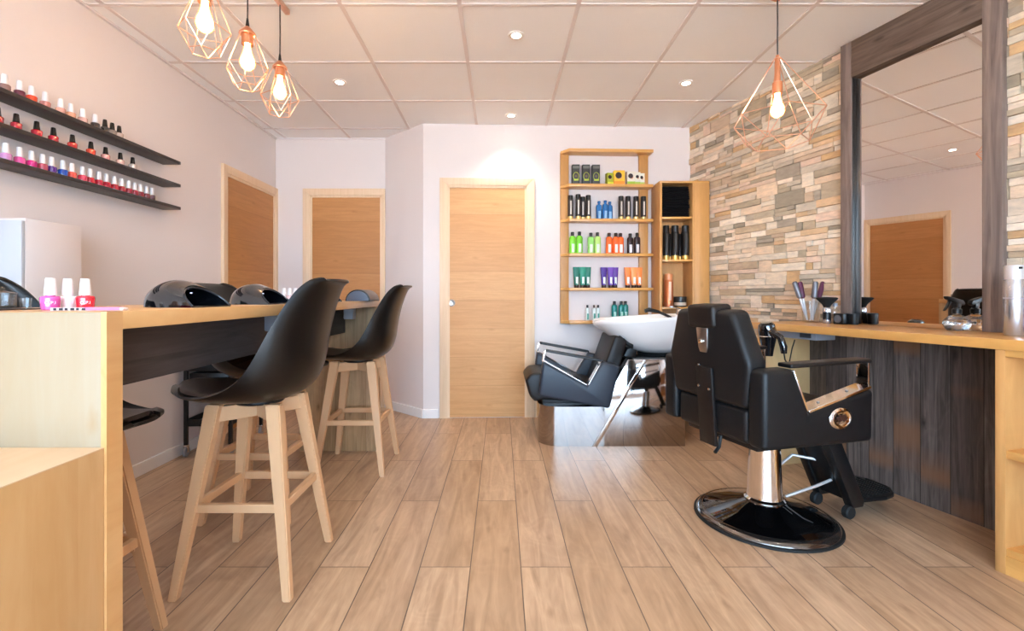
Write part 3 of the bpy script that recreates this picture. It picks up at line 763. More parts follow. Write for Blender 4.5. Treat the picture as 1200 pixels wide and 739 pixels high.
# ------------------------------------------------------------------ product shelf on the back wall
sh = thing('product_shelf', 'oak wall shelf unit filled with coloured hair products', 'shelf', (BL[0], BL[1], 0), BA)
SX0, SX1, SD = 1.178, 1.955, .125
SY = -SD
part('upright', M_oakZ, sh, box, SX0, SX0+.072, -.03, 0, .81, 2.27, .001)
part('upright', M_oakZ, sh, box, SX1-.09, SX1-.012, -.03, 0, .81, 2.27, .001)
PZ = {}
for k, (z0, z1) in enumerate(((2.262, 2.288), (1.968, 1.993), (1.676, 1.699), (1.383, 1.406), (1.092, 1.115), (.810, .836))):
    part('shelf_board', M_oak, sh, prism, [(SX0, 0), (SX0, -.035), (SX0+.06, SY), (SX1, SY), (SX1, 0)], 'Z', z0, z1, .001)
    PZ[k] = z1
def onwall(px, d=.055):                         # px column on the photograph's product shelf -> point d in front of the back wall
    r = (px-587)/557; k = (BR[1]-BL[1])/(BR[0]-BL[0])
    Y = (BL[1]-k*BL[0]-d)/(1-k*r); return r*Y, Y
def prod(kind, label, px, z, fn, group, d=.055, rz=0):
    x_, y_ = onwall(px, d); t = thing(kind, label, 'hair product', (x_, y_, z+.0003), rz, group); fn(t); return t
def m_(c, r=.35, mt=0): return mat('c_'+c+str(mt), '#'+c, r, mt)
def carton(w, h, d, c, top, mark, mshape):
    def f(t):
        part('carton', m_(c, .5), t, box, -w/2, w/2, -d/2, d/2, 0, h, .0008)
        part('header_band', m_(top, .5), t, box, -w/2+.004, w/2-.004, -d/2-.0006, -d/2+.001, h*.80, h*.93)
        if mshape == 'oval':
            def ov(b_):
                tube(b_, [(w*.36*math.cos(a*PI/12), -d/2-.0003, h*.42+h*.19*math.sin(a*PI/12)) for a in range(24)], .0022, 6, True)
                box(b_, -w*.28, w*.36, -d/2-.0014, -d/2+.001, h*.2, h*.28)
            part('printed_emblem', m_(mark, .5), t, ov)
            part('printed_portrait', m_('6d5a44', .6), t, lathe, [(0, -.0012), (w*.16, -.0008), (w*.16, .0008), (0, .0008)], (0, -d/2, h*.42), 18, Matrix.Rotation(R(90), 3, 'X'), 1, 1)
        elif mshape == 'face':
            part('printed_hair', m_('2b1a16', .6), t, lathe, [(0, -.001), (w*.30, -.0008), (w*.30, .0008), (0, .0008)], (-w*.08, -d/2, h*.66), 20, Matrix.Rotation(R(90), 3, 'X'), 1, 1)
            part('printed_face', m_('d59a78', .6), t, lathe, [(0, -.0018), (w*.2, -.0016), (w*.2, .0004), (0, .0004)], (w*.05, -d/2, h*.56), 20, Matrix.Rotation(R(90), 3, 'X'), 1, 1)
            part('printed_band', m_(mark, .5), t, box, -w/2+.001, w/2-.001, -d/2-.0015, -d/2+.001, .004, h*.26)
    return f
def can(r, h, c, basec, capc='1a1716', label='cfc6bb', mt=.5):
    def f(t):
        part('can', m_(c, .3, mt), t, lathe, [(0, h*.12), (r, h*.12), (r, h*.80), (r*.8, h*.84), (0, h*.84)], (0, 0, 0), 20)
        part('cap', m_(capc, .3), t, lathe, [(r*.92, h*.80), (r*.92, h*.985), (r*.8, h), (0, h)], (0, 0, 0), 20)
        part('base_band', m_(basec, .3, .6), t, lathe, [(0, 0), (r*.97, 0), (r, .003), (r, h*.125), (0, h*.125)], (0, 0, 0), 20)
        if label: part('printed_label', m_(label, .5), t, box, -r*.28, r*.28, -r*1.03, -r*.9, h*.2, h*.76, .0008)
    return f
def bottle(r, h, c, capc='191a1c', flat=.65, label='dfe6dc', neck=.84):
    def f(t):
        part('bottle', m_(c, .2), t, lathe, [(0, 0), (r*.95, 0), (r, .003), (r, h*.72), (r*.85, h*.79), (r*.45, h*.82), (r*.42, h*neck), (0, h*neck)], (0, 0, 0), 20, None, 1, flat)
        part('cap', m_(capc, .3), t, lathe, [(r*.50, h*(neck-.02)), (r*.55, h*.97), (r*.42, h), (0, h)], (0, 0, 0), 16)
        if label: part('printed_label', m_(label, .5), t, box, -r*.35, r*.5, -r*flat*1.03, -r*flat*.8, h*.06, h*.45, .0008)
    return f
def squeeze(w, h, c, capc='2a1713', label='e6ece6'):
    """tube standing on its cap, crimped wide end up"""
    def f(t):
        b = bmesh.new(); g = []
        for i in range(9):
            u = i/8; a = w*.33+(w*.5-w*.33)*u; d = w*.30*(1-u)**.8+.0012
            g.append([b.verts.new((a*math.cos(2*PI*k/20), d*math.sin(2*PI*k/20), h*(.13+.87*u))) for k in range(20)])
        for i in range(8):
            for k in range(20): b.faces.new((g[i][k], g[i][(k+1) % 20], g[i+1][(k+1) % 20], g[i+1][k]))
        b.faces.new(g[0][::-1]); b.faces.new(g[-1])
        bmesh.ops.recalc_face_normals(b, faces=b.faces[:]); obj('tube', b, m_(c, .25), t)
        part('cap', m_(capc, .3), t, lathe, [(0, 0), (w*.32, 0), (w*.34, .002), (w*.34, h*.13), (0, h*.13)], (0, 0, 0), 20)
        if label: part('printed_label', m_(label, .5), t, box, -w*.12, w*.2, -w*.29, -w*.2, h*.16, h*.52, .001)
    return f
g = 'dark cartons with yellow ovals on the top board'
for i, px in enumerate((674.5, 686.5, 698)):
    prod('product_carton', f'tall dark hair colour carton with yellow oval, {ORD[i]} from the left on the upper board', px, PZ[1], carton(.064, .172, .05, '2f2f2c', '6b6a60', 'c7d43c', 'oval'), g)
g = 'small picture cartons on the upper board'
for px, w, h, c, mk, lb, d, rz in ((714, .055, .105, 'a9ad35', 'd6d23a', 'small green carton with dark haired head, left of the yellow carton', .05, .2), (725.2, .092, .125, 'f0b52c', 'f08a1e', 'yellow and orange hair colour carton, widest on the upper board', .06, 0),
        (739, .07, .118, 'e6dccb', '9cbf3e', 'white and green picture carton right of the yellow carton', .06, 0), (746.5, .045, .112, 'e6e2cf', 'a7c552', 'narrow pale green carton between two green cartons', .055, 0), (751.5, .045, .104, 'eceadb', 'b4cc68', 'small pale carton at the right end of the upper board', .05, 0)):
    prod('product_carton', lb, px, PZ[1], carton(w, h, .045, c, c, mk, 'face'), g, d, rz)
g = 'dark hairspray cans on the second board'
for i, (px, h, d) in enumerate(((668.6, .205, .06), (677.5, .215, .06), (682.8, .200, .03), (689.4, .208, .06))):
    prod('hairspray_can', f'dark grey hairspray can with gold base, {ORD[i]} from the left in the left group', px, PZ[2], can(.0235, h, '4a423f', 'd8b874'), g, d)
for i, px in enumerate((727.7, 736, 745.2, 754)):
    prod('hairspray_can', f'dark grey hairspray can with gold base, {ORD[i]} from the left in the right group', px, PZ[2], can(.0235, .202, '4a423f', 'd8b874'), g, .06)
g = 'blue bottles on the second board'
for i, (px, h, d, lb) in enumerate(((702, .158, .06, 'left one of three blue shampoo bottles'), (709.3, .165, .06, 'tallest, middle one of three blue shampoo bottles'), (714.5, .160, .035, 'right one of three blue shampoo bottles, set back'))):
    prod('shampoo_bottle', lb+' on the second board', px, PZ[2], bottle(.025, h, '2f6da8', '2f6da8', .7, '86b4d8', .9), g, d)
def group3(lst, z, fnmk, kind, g, cname, where):
    for i, (px, d) in enumerate(lst):
        w = ORD[i] if len(lst) > 2 else ('left' if i == 0 else 'right')
        prod(kind, f'{cname}, {w} of {len(lst)} {where}', px, z, fnmk(i), g, d)
group3([(671, .06), (679, .06)], PZ[3], lambda i: bottle(.0278, .185+.004*i, '7ed33c', '262826'), 'shampoo_bottle', 'bright green bottles', 'bright green shampoo bottle with dark cap', 'on the middle board')
group3([(692.4, .06), (700.2, .06)], PZ[3], lambda i: bottle(.0278, .18+.004*i, ('8fcb6a', 'b4d977')[i], '3a3a36'), 'shampoo_bottle', 'pale green bottles', 'pale green shampoo bottle with grey cap', 'right of the bright green ones')
group3([(713.8, .06), (721.6, .06), (727.2, .045)], PZ[3], lambda i: bottle(.0278, .18, 'f4672a', '3a2a26'), 'shampoo_bottle', 'orange bottles', 'orange shampoo bottle with dark cap', 'on the middle board')
group3([(738.5, .06), (746.6, .06)], PZ[3], lambda i: bottle(.0278, .176+.006*i, '2a1d22', '161214', .65, 'cfc8cc'), 'shampoo_bottle', 'black bottles on the middle board', 'black shampoo bottle', 'at the right end of the middle board')
group3([(675.5, .06), (682.8, .065), (688.5, .05)], PZ[4], lambda i: squeeze(.062, .178, ('23705f', '2f8a72', '2a7a68')[i]), 'product_tube', 'green tubes', 'dark green cream tube standing on its cap', 'on the fourth board')
group3([(707.5, .06), (715.5, .065), (720.8, .05)], PZ[4], lambda i: squeeze(.058, .176, ('4a2c86', '6a44a6', '5a3896')[i]), 'product_tube', 'purple tubes', 'purple cream tube standing on its cap', 'on the fourth board')
group3([(735.5, .06), (742.8, .065), (748.8, .05)], PZ[4], lambda i: squeeze(.060, .176, ('ee7a3a', 'f49a5a', 'f08a48')[i]), 'product_tube', 'orange tubes', 'orange cream tube standing on its cap', 'on the fourth board')
group3([(688.4, .06), (696.2, .06), (700.9, .05)], PZ[5], lambda i: bottle(.0165, .132, 'dfe8e4', '1d1f22', 1, '3f9a8a', .76), 'small_bottle', 'small white bottles on the bottom board', 'small white bottle with black cap and teal label', 'on the bottom board')
group3([(720, .06), (728, .06), (733, .05)], PZ[5], lambda i: bottle(.0245, .165, '1f7f74', '15191a', .7, '9fd0c6'), 'shampoo_bottle', 'teal bottles on the bottom board', 'teal shampoo bottle with black cap', 'on the bottom board above the basin')

# ------------------------------------------------------------------ tall oak cabinet in the corner
t = thing('tall_cabinet', 'tall open oak cabinet in the corner holding black towels', 'cabinet', (0, 0, 0))
yb0, yf = 4.12, 3.90
part('side_panel', M_oakZ, t, box, 1.304, 1.323, yf, yb0, 0, 1.974, .001)
part('side_panel', M_oakZ, t, box, 1.573, 1.592, yf, yb0, 0, 1.974, .001)
part('filler_board', M_oakZ, t, box, 1.592, 1.712, yf, yf+.02, 0, 1.974, .001)
part('back_board', M_oakZ, t, box, 1.323, 1.573, yb0-.015, yb0, 0, 1.974)
part('top_board', M_oak, t, prism, [(1.304, yb0), (1.304, yf), (1.712, yf), (1.712, yf+.03), (1.65, yb0)], 'Z', 1.974, 1.990, .001)
for z in (.08, .50, .938, 1.330, 1.680):
    part('shelf_board', M_oak, t, box, 1.323, 1.573, yf+.004, yb0-.015, z, z+.016, .0008)
for i in range(7):
    z = 1.697+i*.036; dx = random.uniform(-.006, .006)
    def tw(b_, z=z):
        box(b_, 1.334+dx, 1.558+dx, yf+.02, yf+.17, z, z+.0175, .008, 3); box(b_, 1.336+dx, 1.557+dx, yf+.022, yf+.17, z+.0175, z+.035, .008, 3)
    tag(part('folded_towel', M_towel, None, tw), f'black folded towel in the tall cabinet, {ORD[i]} from the bottom of the stack', 'towel', 'black towels stacked in the cabinet')
def place(kind, label, x_, y_, z, fn, g=None):
    t = thing(kind, label, 'hair product', (x_, y_, z+.0003), 0, g); fn(t); return t
for i, px in enumerate((780.6, 791, 803)):
    place('hairspray_can', f'black can with gold base in the tall cabinet, {ORD[i]} from the left', (px-587)/557*3.96, 3.96, 1.346, can((.026, .031, .031)[i], .285, '1b1918', 'd2a95a', '171515', '3a3431', .3), 'black cans in the tall cabinet')
for i, px in enumerate((785.5, 797)):
    place('hairspray_can', ('copper topped can behind the black cans, left one', 'copper topped can behind the black cans, right one')[i], (px-587)/557*4.04, 4.04, 1.346, can(.026, .275, '2a2220', 'd2a95a', '9a6b4a', None, .3), 'cans at the back of the tall cabinet')
place('hairspray_can', 'copper coloured spray can standing beside a black jar in the cabinet', (783.5-587)/557*3.96, 3.96, .954, can(.036, .275, 'cf7a4c', 'c27a55', 'd88a5a', 'e8c0a4', .6))
def jarf(t):
    part('jar', M_blk, t, lathe, [(0, 0), (.046, 0), (.05, .004), (.05, .05), (0, .05)], (0, 0, 0), 28)
    part('lid', m_('3c3a38', .3, .5), t, lathe, [(.051, .051), (.052, .082), (.048, .086), (0, .086)], (0, 0, 0), 28)
    part('printed_label', m_('b9ab97', .5), t, lathe, [(.0505, .012), (.0506, .012), (.0506, .038), (.0505, .038)], (0, 0, 0), 28)
place('product_jar', 'squat black product jar in the tall cabinet', (797.5-587)/557*3.96, 3.97, .954, jarf)

# ------------------------------------------------------------------ right counter against the stone wall
RC = .885
ct = thing('styling_counter', 'long oak styling counter on the stone wall with knotty end panel', 'counter', (W0[0], W0[1], 0), TH)
# local x along the wall to the viewer, local -y into the room
part('countertop', M_oak, ct, box, 1.13, 4.3, -.452, -.036, RC-.04, RC, .002)
ep = part('end_panel', M_pale2, ct, box, 1.16, 1.20, -.43, -.036, 0, RC-.04, .001)
pb = part('plank_backing', M_barn, ct, box, 1.20, 2.345, -.06, -.036, 0, RC-.04); pb['label'] = 'dark weathered wood planks below the counter'
o = thing('power_trunking', 'grey power trunking fixed under the styling counter', 'trunking', (W0[0], W0[1], 0), TH)
part('trunk', M_grey, o, box, 1.215, 1.50, -.36, -.22, RC-.085, RC-.041, .004)
part('socket', mat('dark_socket', '#3c3e44', .5), o, box, 1.40, 1.47, -.364, -.36, RC-.075, RC-.05, .001)
cu = thing('shelf_cabinet', 'open oak shelf cabinet under the near end of the styling counter', 'cabinet', (W0[0], W0[1], 0), TH)
part('side_panel', M_oakZ, cu, box, 2.32, 2.35, -.442, -.036, 0, RC-.04, .001)
part('side_panel', M_oakZ, cu, box, 3.35, 3.38, -.442, -.036, 0, RC-.04, .001)
part('back_panel', M_pale2, cu, box, 2.35, 3.35, -.06, -.04, .097, RC-.04)
part('shelf_board', M_oak, cu, box, 2.35, 3.35, -.436, -.06, .436, .466, .001)
part('bottom_board', M_oak, cu, box, 2.35, 3.35, -.436, -.06, .07, .097, .001)
part('plinth', M_oak, cu, box, 2.35, 3.35, -.44, -.42, 0, .07)
part('top_rail', M_oak, cu, box, 2.35, 3.35, -.442, -.42, RC-.065, RC-.04)

# mirror in its frame of old wood
mf = thing('wall_mirror', 'tall mirror in a dark weathered wood frame on the stone wall', 'mirror', (W0[0], W0[1], 0), TH)
s_a, s_b, s_c, s_d = 1.398, 1.474, 2.068, 2.140
part('frame_post', M_post, mf, box, s_a, s_b-.014, -.056, -.004, RC, CH-.001, .002)
part('frame_post', M_post, mf, box, s_c, s_d, -.056, -.004, RC, CH-.001, .002)
part('frame_beam', M_barnH, mf, box, s_b-.02, s_c, -.054, -.004, 2.312, CH-.001, .002)
part('frame_inner_edge', M_blk, mf, box, s_b-.02, s_b-.014, -.045, -.008, RC, 2.312, .001)
pane = part('mirror_pane', M_mirror, mf, box, -.31, .31, -.006, .0, RC, 2.36)
pane.location = ((s_b+s_c)/2, -.014, 0); pane.rotation_euler.z = R(-.96)

def on(s, n, z=RC): return RW(s, n, z)
# brush glass
t = thing('brush_glass', 'clear glass holding round hairbrushes on the styling counter', 'glass', on(1.256, .12), 0)
part('glass', M_glass, t, lathe, [(0, 0), (.038, 0), (.042, .004), (.05, .13), (.0475, .13), (.039, .008), (0, .008)], (0, 0, 0), 32)
M_plum = mat('plum_brush', '#5a2540', .4); M_br = mat('silver_brush_barrel', '#77757a', .35, .5); M_hdl = mat('silver_brush_handle', '#d6d4d6', .3, .2)
for i, (ax, ay, mm, lb) in enumerate(((-1.0, .1, M_br, 'grey barrel hairbrush standing leftmost in the glass'), (-.42, .8, M_plum, 'plum hairbrush left of centre in the glass'),
        (.02, -.9, M_br, 'grey barrel hairbrush in the middle of the glass'), (.45, .35, M_br, 'grey barrel hairbrush right of centre in the glass'), (1.05, .6, M_plum, 'plum hairbrush standing rightmost in the glass'))):
    h = thing('round_hairbrush', lb, 'hairbrush', on(1.256, .12, RC+.010), 0, 'round brushes in the glass')
    p = [Vector((.030*ax*(1-u)*.6+.096*ax*u, (.024*(1-u)+.05*u)*ay, .004+.235*u)) for u in (0, .25, .5, .56, .60, .97, 1)]
    part('handle', M_hdl, h, tube, p[:4], [.005, .007, .0075, .006], 12)
    part('barrel', mm, h, tube, p[3:], [.006, .0145, .0145, .010], 14)
# dryer diffuser brush on canister
t = thing('neck_brush', 'black flared neck brush standing on a silver and black handle', 'neck brush', on(1.39, .15), 0)
part('handle', M_silver, t, lathe, [(0, 0), (.019, 0), (.021, .003), (.021, .022), (0, .022)], (0, 0, 0), 24)
part('grip', M_blk, t, lathe, [(.0205, .022), (.0205, .068), (0, .068)], (0, 0, 0), 24)
part('ferrule', M_silver, t, lathe, [(.021, .068), (.021, .088), (.017, .094), (0, .094)], (0, 0, 0), 24)
part('bristles', mat('black_bristle', '#0f0d0d', .9, bump=.6, bscale=400), t, lathe, [(.016, .094), (.024, .112), (.052, .142), (.056, .150), (.045, .154), (0, .156)], (0, 0, 0), 28)
t = thing('clear_bottle', 'low clear bottle behind the black neck brush', 'bottle', on(1.372, .065), 0)
part('bottle', M_glass, t, lathe, [(0, 0), (.024, 0), (.026, .004), (.026, .07), (.011, .085), (.011, .1), (0, .1)], (0, 0, 0), 24)
part('cap', M_grey, t, lathe, [(.013, .1), (.013, .12), (0, .12)], (0, 0, 0), 20)
t = thing('small_box', 'small black cube box with a round grey front ring beside the mirror frame', 'box', on(1.458, .125), TH)
part('case', M_blk, t, box, -.03, .03, -.025, .025, 0, .062, .004)
part('round_ring', mat('grille_grey', '#55565a', .5), t, lathe, [(.012, 0), (.022, 0), (.022, .003), (.012, .003)], (0, -.027, .031), 24, Matrix.Rotation(R(90), 3, 'X'))
t = thing('black_cup', 'small black cup standing against the mirror', 'cup', on(1.500, .085), 0)
part('cup', M_blk, t, lathe, [(0, 0), (.022, 0), (.027, .06), (.025, .06), (.021, .004), (0, .004)], (0, 0, 0), 28)
# spray bottle
t = thing('spray_bottle', 'round clear spray bottle with black trigger on the styling counter', 'spray bottle', on(1.99, .085), R(195))
part('bottle', mat('thick_clear_glass', '#ffffff', .02, trans=1), t, lathe, [(0, 0), (.033, 0), (.042, .008), (.052, .028), (.050, .046), (.036, .064), (.016, .074), (.015, .08), (0, .08)], (0, 0, 0), 32)
part('water', mat('thick_clear_glass', '#ffffff', .02, trans=1), t, lathe, [(0, .004), (.031, .004), (.040, .011), (.049, .028), (.0485, .036), (0, .036)], (0, 0, 0), 32)
part('collar', M_blk, t, lathe, [(.018, .078), (.019, .1), (.013, .104), (.012, .112), (0, .112)], (0, 0, 0), 24)
def head(b_):
    prism(b_, [(-.03, .118), (.035, .135), (.072, .150), (.074, .162), (.03, .156), (-.03, .142), (-.042, .126)], 'Y', -.010, .010, .003)
    box(b_, -.014, .014, -.010, .010, .108, .13, .002)
part('spray_head', M_blk, t, head)
part('trigger', M_blk, t, prism, [(.038, .142), (.052, .140), (.066, .118), (.086, .092), (.076, .098), (.056, .114)], 'Y', -.006, .006, .0015)
# can and purple bottle at the right edge
t = thing('hairspray_can', 'tall silver hairspray can standing at the right of the mirror frame', 'hair product', on(2.262, .215), 0)
part('can', M_silver, t, lathe, [(0, 0), (.030, 0), (.032, .003), (.032, .225), (.028, .235), (0, .235)], (0, 0, 0), 32)
part('cap', mat('silver_cap', '#dfe1e6', .3, .6), t, lathe, [(.031, .230), (.0315, .284), (.029, .288), (0, .288)], (0, 0, 0), 32)
part('nozzle_hole', M_blk, t, box, -.014, -.004, -.034, -.028, .272, .280)
part('printed_band', mat('can_band', '#a6a2ad', .4, .5), t, lathe, [(.0322, .150), (.0324, .150), (.0324, .156), (.0322, .156)], (0, 0, 0), 32)
t = thing('shampoo_bottle', 'purple product bottle at the right edge beside the silver can', 'hair product', on(2.345, .155), TH)
part('bottle', mat('purple_bottle', '#7d2a63', .3), t, box, -.032, .032, -.02, .02, 0, .165, .008, 3)
part('cap', mat('purple_cap', '#5f2150', .3), t, box, -.03, .03, -.018, .018, .170, .222, .006, 3)
part('pale_label', mat('lilac_label', '#c9a6c0', .5), t, box, -.02, .02, -.0207, -.0195, .02, .06)
part('neck_band', mat('lilac_band', '#d9c3d3', .4), t, box, -.031, .031, -.019, .019, .165, .170)

# hair dryer hanging at the far counter edge
t = thing('hair_dryer', 'black hair dryer hanging in a ring at the far counter edge', 'hair dryer', on(1.385, .575, .80), TH)
part('barrel', M_gloss, t, tube, [(0, 0, -.09), (0, 0, -.06), (0, 0, .0), (0, -.004, .05), (0, -.01, .085), (0, -.012, .098)], [.026, .03, .042, .047, .042, .028], 20)
part('handle', M_gloss, t, tube, [(.0, -.02, .05), (.045, -.01, .045), (.085, 0, .02), (.10, .005, -.03), (.10, .008, -.065)], [.022, .02, .018, .019, .015], 14)
part('holder_ring', M_chrome, t, tube, [(.05*math.cos(a*PI/12), .05*math.sin(a*PI/12), .02) for a in range(24)], .003, 6, True)
part('holder_arm', M_chrome, t, tube, [(0, .05, .02), (0, .075, .03)], .004, 6)
part('cord', M_blk, t, tube, [(.10, .008, -.065), (.105, .01, -.10), (.09, .05, -.13), (.05, .10, -.12), (.03, .14, -.05), (.02, .17, -.004)], .0035, 6)

# ------------------------------------------------------------------ barber chair (local +x = where the sitter faces)
YAW = R(17)
t = thing('barber_chair', 'black barber chair on a round chrome pump base facing the mirror', 'barber chair', (1.243, 2.24, 0), YAW)
bs = part('base_plate', M_glossb, t, lathe, [(0, .012), (.296, .012), (.298, .018), (.27, .034), (.18, .062), (.10, .088), (.085, .096), (0, .096)], (0, 0, 0), 72)
part('base_ring', mat('dark_chrome', '#6a6460', .12, .9), bs, lathe, [(.270, .0342), (.286, .030), (.297, .020), (.299, .014), (.292, .013)], (0, 0, 0), 72)
part('rubber_edge', M_rubber, bs, lathe, [(0, 0), (.305, 0), (.310, .004), (.309, .012), (.298, .014), (0, .014)], (0, 0, 0), 72)
part('pump_column', M_chrome, t, lathe, [(0, .09), (.088, .09), (.090, .10), (.078, .108), (.074, .13), (.066, .355), (.066, .372), (.055, .374), (0, .374)], (0, 0, 0), 40)
part('piston', M_blk, t, lathe, [(0, .37), (.04, .37), (.04, .42), (0, .42)], (0, 0, 0), 24)
def lever(b_):
    tube(b_, [(.07, -.05, .115), (.2, -.095, .165), (.385, -.10, .205), (.385, -.07, .212), (.25, -.05, .27), (.19, .02, .275), (.05, .02, .20)], .007, 10)
part('pump_lever', mat('bright_lever', '#dcdad8', .3, .5), t, lever)
part('seat_frame', M_leatherb, t, box, -.26, .22, -.215, .215, .40, .47, .012)
part('seat_cushion', M_leatherb, t, box, -.22, .285, -.232, .232, .47, .575, .03, 4)
part('rear_cushion', M_leather, t, box, -.315, -.22, -.215, .215, .435, .585, .025, 4)
# backrest, leaning slightly
RB = Matrix.Rotation(R(-4), 3, 'Y')
bk = part('backrest', M_leather, t, prism, [(-.225, 0), (.225, 0), (.255, .19), (.235, .24), (.175, .405), (-.175, .405), (-.235, .24), (-.255, .19)], 'X', -.055, .045, .026, 4, RB, (-.275, 0, .585))
hp = part('headrest_block', M_leatherb, t, box, -.07, .04, -.085, .085, .325, .428, .018, 4, RB, (-.275, 0, .585))
def plate(b_):
    prism(b_, [(-.036, .325), (.036, .325), (.028, .235), (.02, .215), (-.02, .215), (-.028, .235)], 'X', -.061, -.053, .003, 2, RB, (-.275, 0, .585))
part('headrest_lock_plate', M_brushed, t, plate)
part('lock_knob', M_chrome, t, lathe, [(0, 0), (.012, 0), (.012, .012), (.009, .016), (0, .016)], (-.352, 0, .845), 18, Matrix.Rotation(R(-90), 3, 'Y'))
part('back_strap', M_leatherb, t, box, -.068, -.052, -.05, .05, -.20, .15, .004, 2, RB, (-.272, 0, .585))
for y, z in ((.032, .735), (.032, .64), (-.034, .635)):
    part('screw', M_chrome, t, lathe, [(0, 0), (.007, 0), (.006, .004), (0, .005)], (-.345, y, z), 12, Matrix.Rotation(R(-90), 3, 'Y'))
part('recline_lever', M_blk, t, tube, [(-.27, -.02, .42), (-.28, -.02, .37), (-.31, -.03, .35)], .008, 8)
ARM = [(-.327, .44), (.255, .43), (.262, .655), (-.096, .572), (-.172, .757), (-.327, .757)]
for sy in (-1, 1):
    y0, y1 = (sy*.315, sy*.225)
    ap = part('arm_panel', M_leather, t, prism, ARM, 'Y', min(y0, y1), max(y0, y1), .022, 4)
    ap['label'] = 'padded black side panel'
    c = sy*.27
    part('notch_trim', M_chrome, t, bar, (-.088, c, .578), (.258, c, .66), .012, .07)
    part('notch_trim', M_chrome, t, bar, (-.166, c, .75), (-.094, c, .58), .010, .07)
    part('front_post', M_chrome, t, box, .250, .262, c-.026, c+.026, .65, .765, .002)
    part('armrest', M_blk, t, prism, [(-.18, .757), (.265, .762), (.265, .780), (-.18, .775)], 'Y', c-.034, c+.034, .006, 3)
    for x_ in (-.0, .16):
        part('trim_screw', M_brushed, t, lathe, [(0, 0), (.006, 0), (.006, .003), (0, .003)], (x_, c, .603+(x_)*.237+.003), 12)
def oval(b_):
    lathe(b_, [(0, 0), (.026, 0), (.036, .006), (.045, .003), (.047, 0)], (.07, -.315, .543), 36, Matrix.Rotation(R(90), 3, 'X'), 1.35, .95)
me_ = part('side_medallion', M_chrome, t, oval)
def keyh(b_):
    lathe(b_, [(0, 0), (.014, 0), (.014, .004), (0, .004)], (.078, -.319, .546), 20, Matrix.Rotation(R(90), 3, 'X'))
    box(b_, .04, .074, -.323, -.319, .539, .552, .001); box(b_, .052, .062, -.323, -.319, .531, .560, .001)
part('emblem', mat('emblem_dark', '#4a2c24', .35, .4), me_, keyh)
# footrest
for sy in (-.15, .01):
    part('footrest_arm', M_blk, t, prism, [(.16, .43), (.24, .43), (.405, .10), (.395, .075), (.335, .075)], 'Y', sy-.022, sy+.022, .004)
    w = part('roller', M_rubber, t, lathe, [(0, -.016), (.024, -.016), (.03, -.011), (.03, .011), (.024, .016), (0, .016)], (.325, sy-.005, .055), 24, Matrix.Rotation(R(90), 3, 'X'))
part('footrest_panel', M_blk, t, prism, [(.17, .42), (.20, .42), (.365, .10), (.335, .10)], 'Y', -.13, -.01, .002)
RF = Matrix.Rotation(R(0), 3, 'Y')
fp = part('foot_plate', M_blk, t, prism, [(.385, -.155), (.385, .08), (.56, .10), (.66, .07), (.70, 0), (.68, -.10), (.62, -.155), (.55, -.17)], 'Z', .085, .105, .005, 2)
def ribs(b_):
    for k in range(11):
        x_ = .40+k*.026
        h_ = .10 if x_ < .6 else .10-(x_-.6)*.9
        box(b_, x_, x_+.010, -.045-h_, -.035+h_, .105, .109)
part('rubber_ribs', M_rubber, fp, ribs)
for z in (.125, .105):
    part('bolt', M_chrome, t, lathe, [(0, 0), (.006, 0), (.006, .004), (0, .004)], (.385, -.159, z), 12, Matrix.Rotation(R(90), 3, 'X'))

# ------------------------------------------------------------------ wash unit
t = thing('wash_unit', 'backwash salon chair with white basin on a mirror steel base', 'backwash unit', (0, 0, 0))
Y0, Y1 = 3.31, 3.92
def body(b_):
    prism(b_, [(.72, 0), (1.283, 0), (1.283, .604), (.885, .604), (.72, .30)], 'Y', Y0, Y1, .002)
    # low front part with rounded corners
    rr = .14; xl = .267
    poly = [(.7195, Y0), ]
    poly = [(xl+rr-rr*math.sin(a*PI/16), Y0+rr-rr*math.cos(a*PI/16)) for a in range(9)] + [(xl+rr-rr*math.cos(a*PI/16), Y1-rr+rr*math.sin(a*PI/16)) for a in range(9)] + [(.7205, Y1), (.7205, Y0)]
    prism(b_, poly, 'Z', 0, .275)
part('steel_base', M_steel, t, body)
part('base_trim', M_chrome, t, prism, [(.636, 0), (.670, 0), (1.018, .604), (.990, .604)], 'Y', Y0-.008, Y0+.001, .002)
part('seat_beam', M_blk, t, prism, [(.30, .27), (.72, .26), (.80, .30), (.80, .34), (.30, .34)], 'Y', 3.42, 3.82, .004)
PAN = [(.263, .350), (.293, .592), (.605, .418), (.706, .588), (.832, .560), (.757, .262)]
for y0, y1 in ((3.30, 3.385), (3.845, 3.93)):
    a = part('arm_panel', M_navy, t, prism, PAN, 'Y', y0, y1, .018, 3); a['label'] = 'blue black padded side panel'
    c = (y0+y1)/2
    part('notch_trim', M_chrome, t, bar, (.300, c, .594), (.600, c, .426), .008, .06)
    part('notch_trim', M_chrome, t, bar, (.610, c, .426), (.704, c, .592), .008, .06)
    part('front_post', M_chrome, t, prism, [(.288, .588), (.300, .584), (.316, .665), (.304, .667)], 'Y', c-.022, c+.022, .002)
    part('armrest', M_blk, t, bar, (.318, c, .664), (.716, c, .592), .018, .055, .004)
RS = Matrix.Rotation(R(14), 3, 'Y')
part('seat_cushion', M_leatherb, t, prism, [(.175, .442), (.205, .330), (.245, .285), (.30, .30), (.72, .28), (.72, .40), (.30, .50), (.215, .49)], 'Y', 3.405, 3.825, .02, 4)
part('backrest', M_leatherb, t, prism, [(.68, .38), (.815, .755), (.84, .762), (.895, .738), (.905, .715), (.81, .40), (.76, .34)], 'Y', 3.40, 3.83, .014, 3)
part('back_support', M_blk, t, prism, [(.86, .50), (.93, .66), (1.0, .68), (1.0, .604), (.95, .55)], 'Y', 3.5, 3.73, .01)
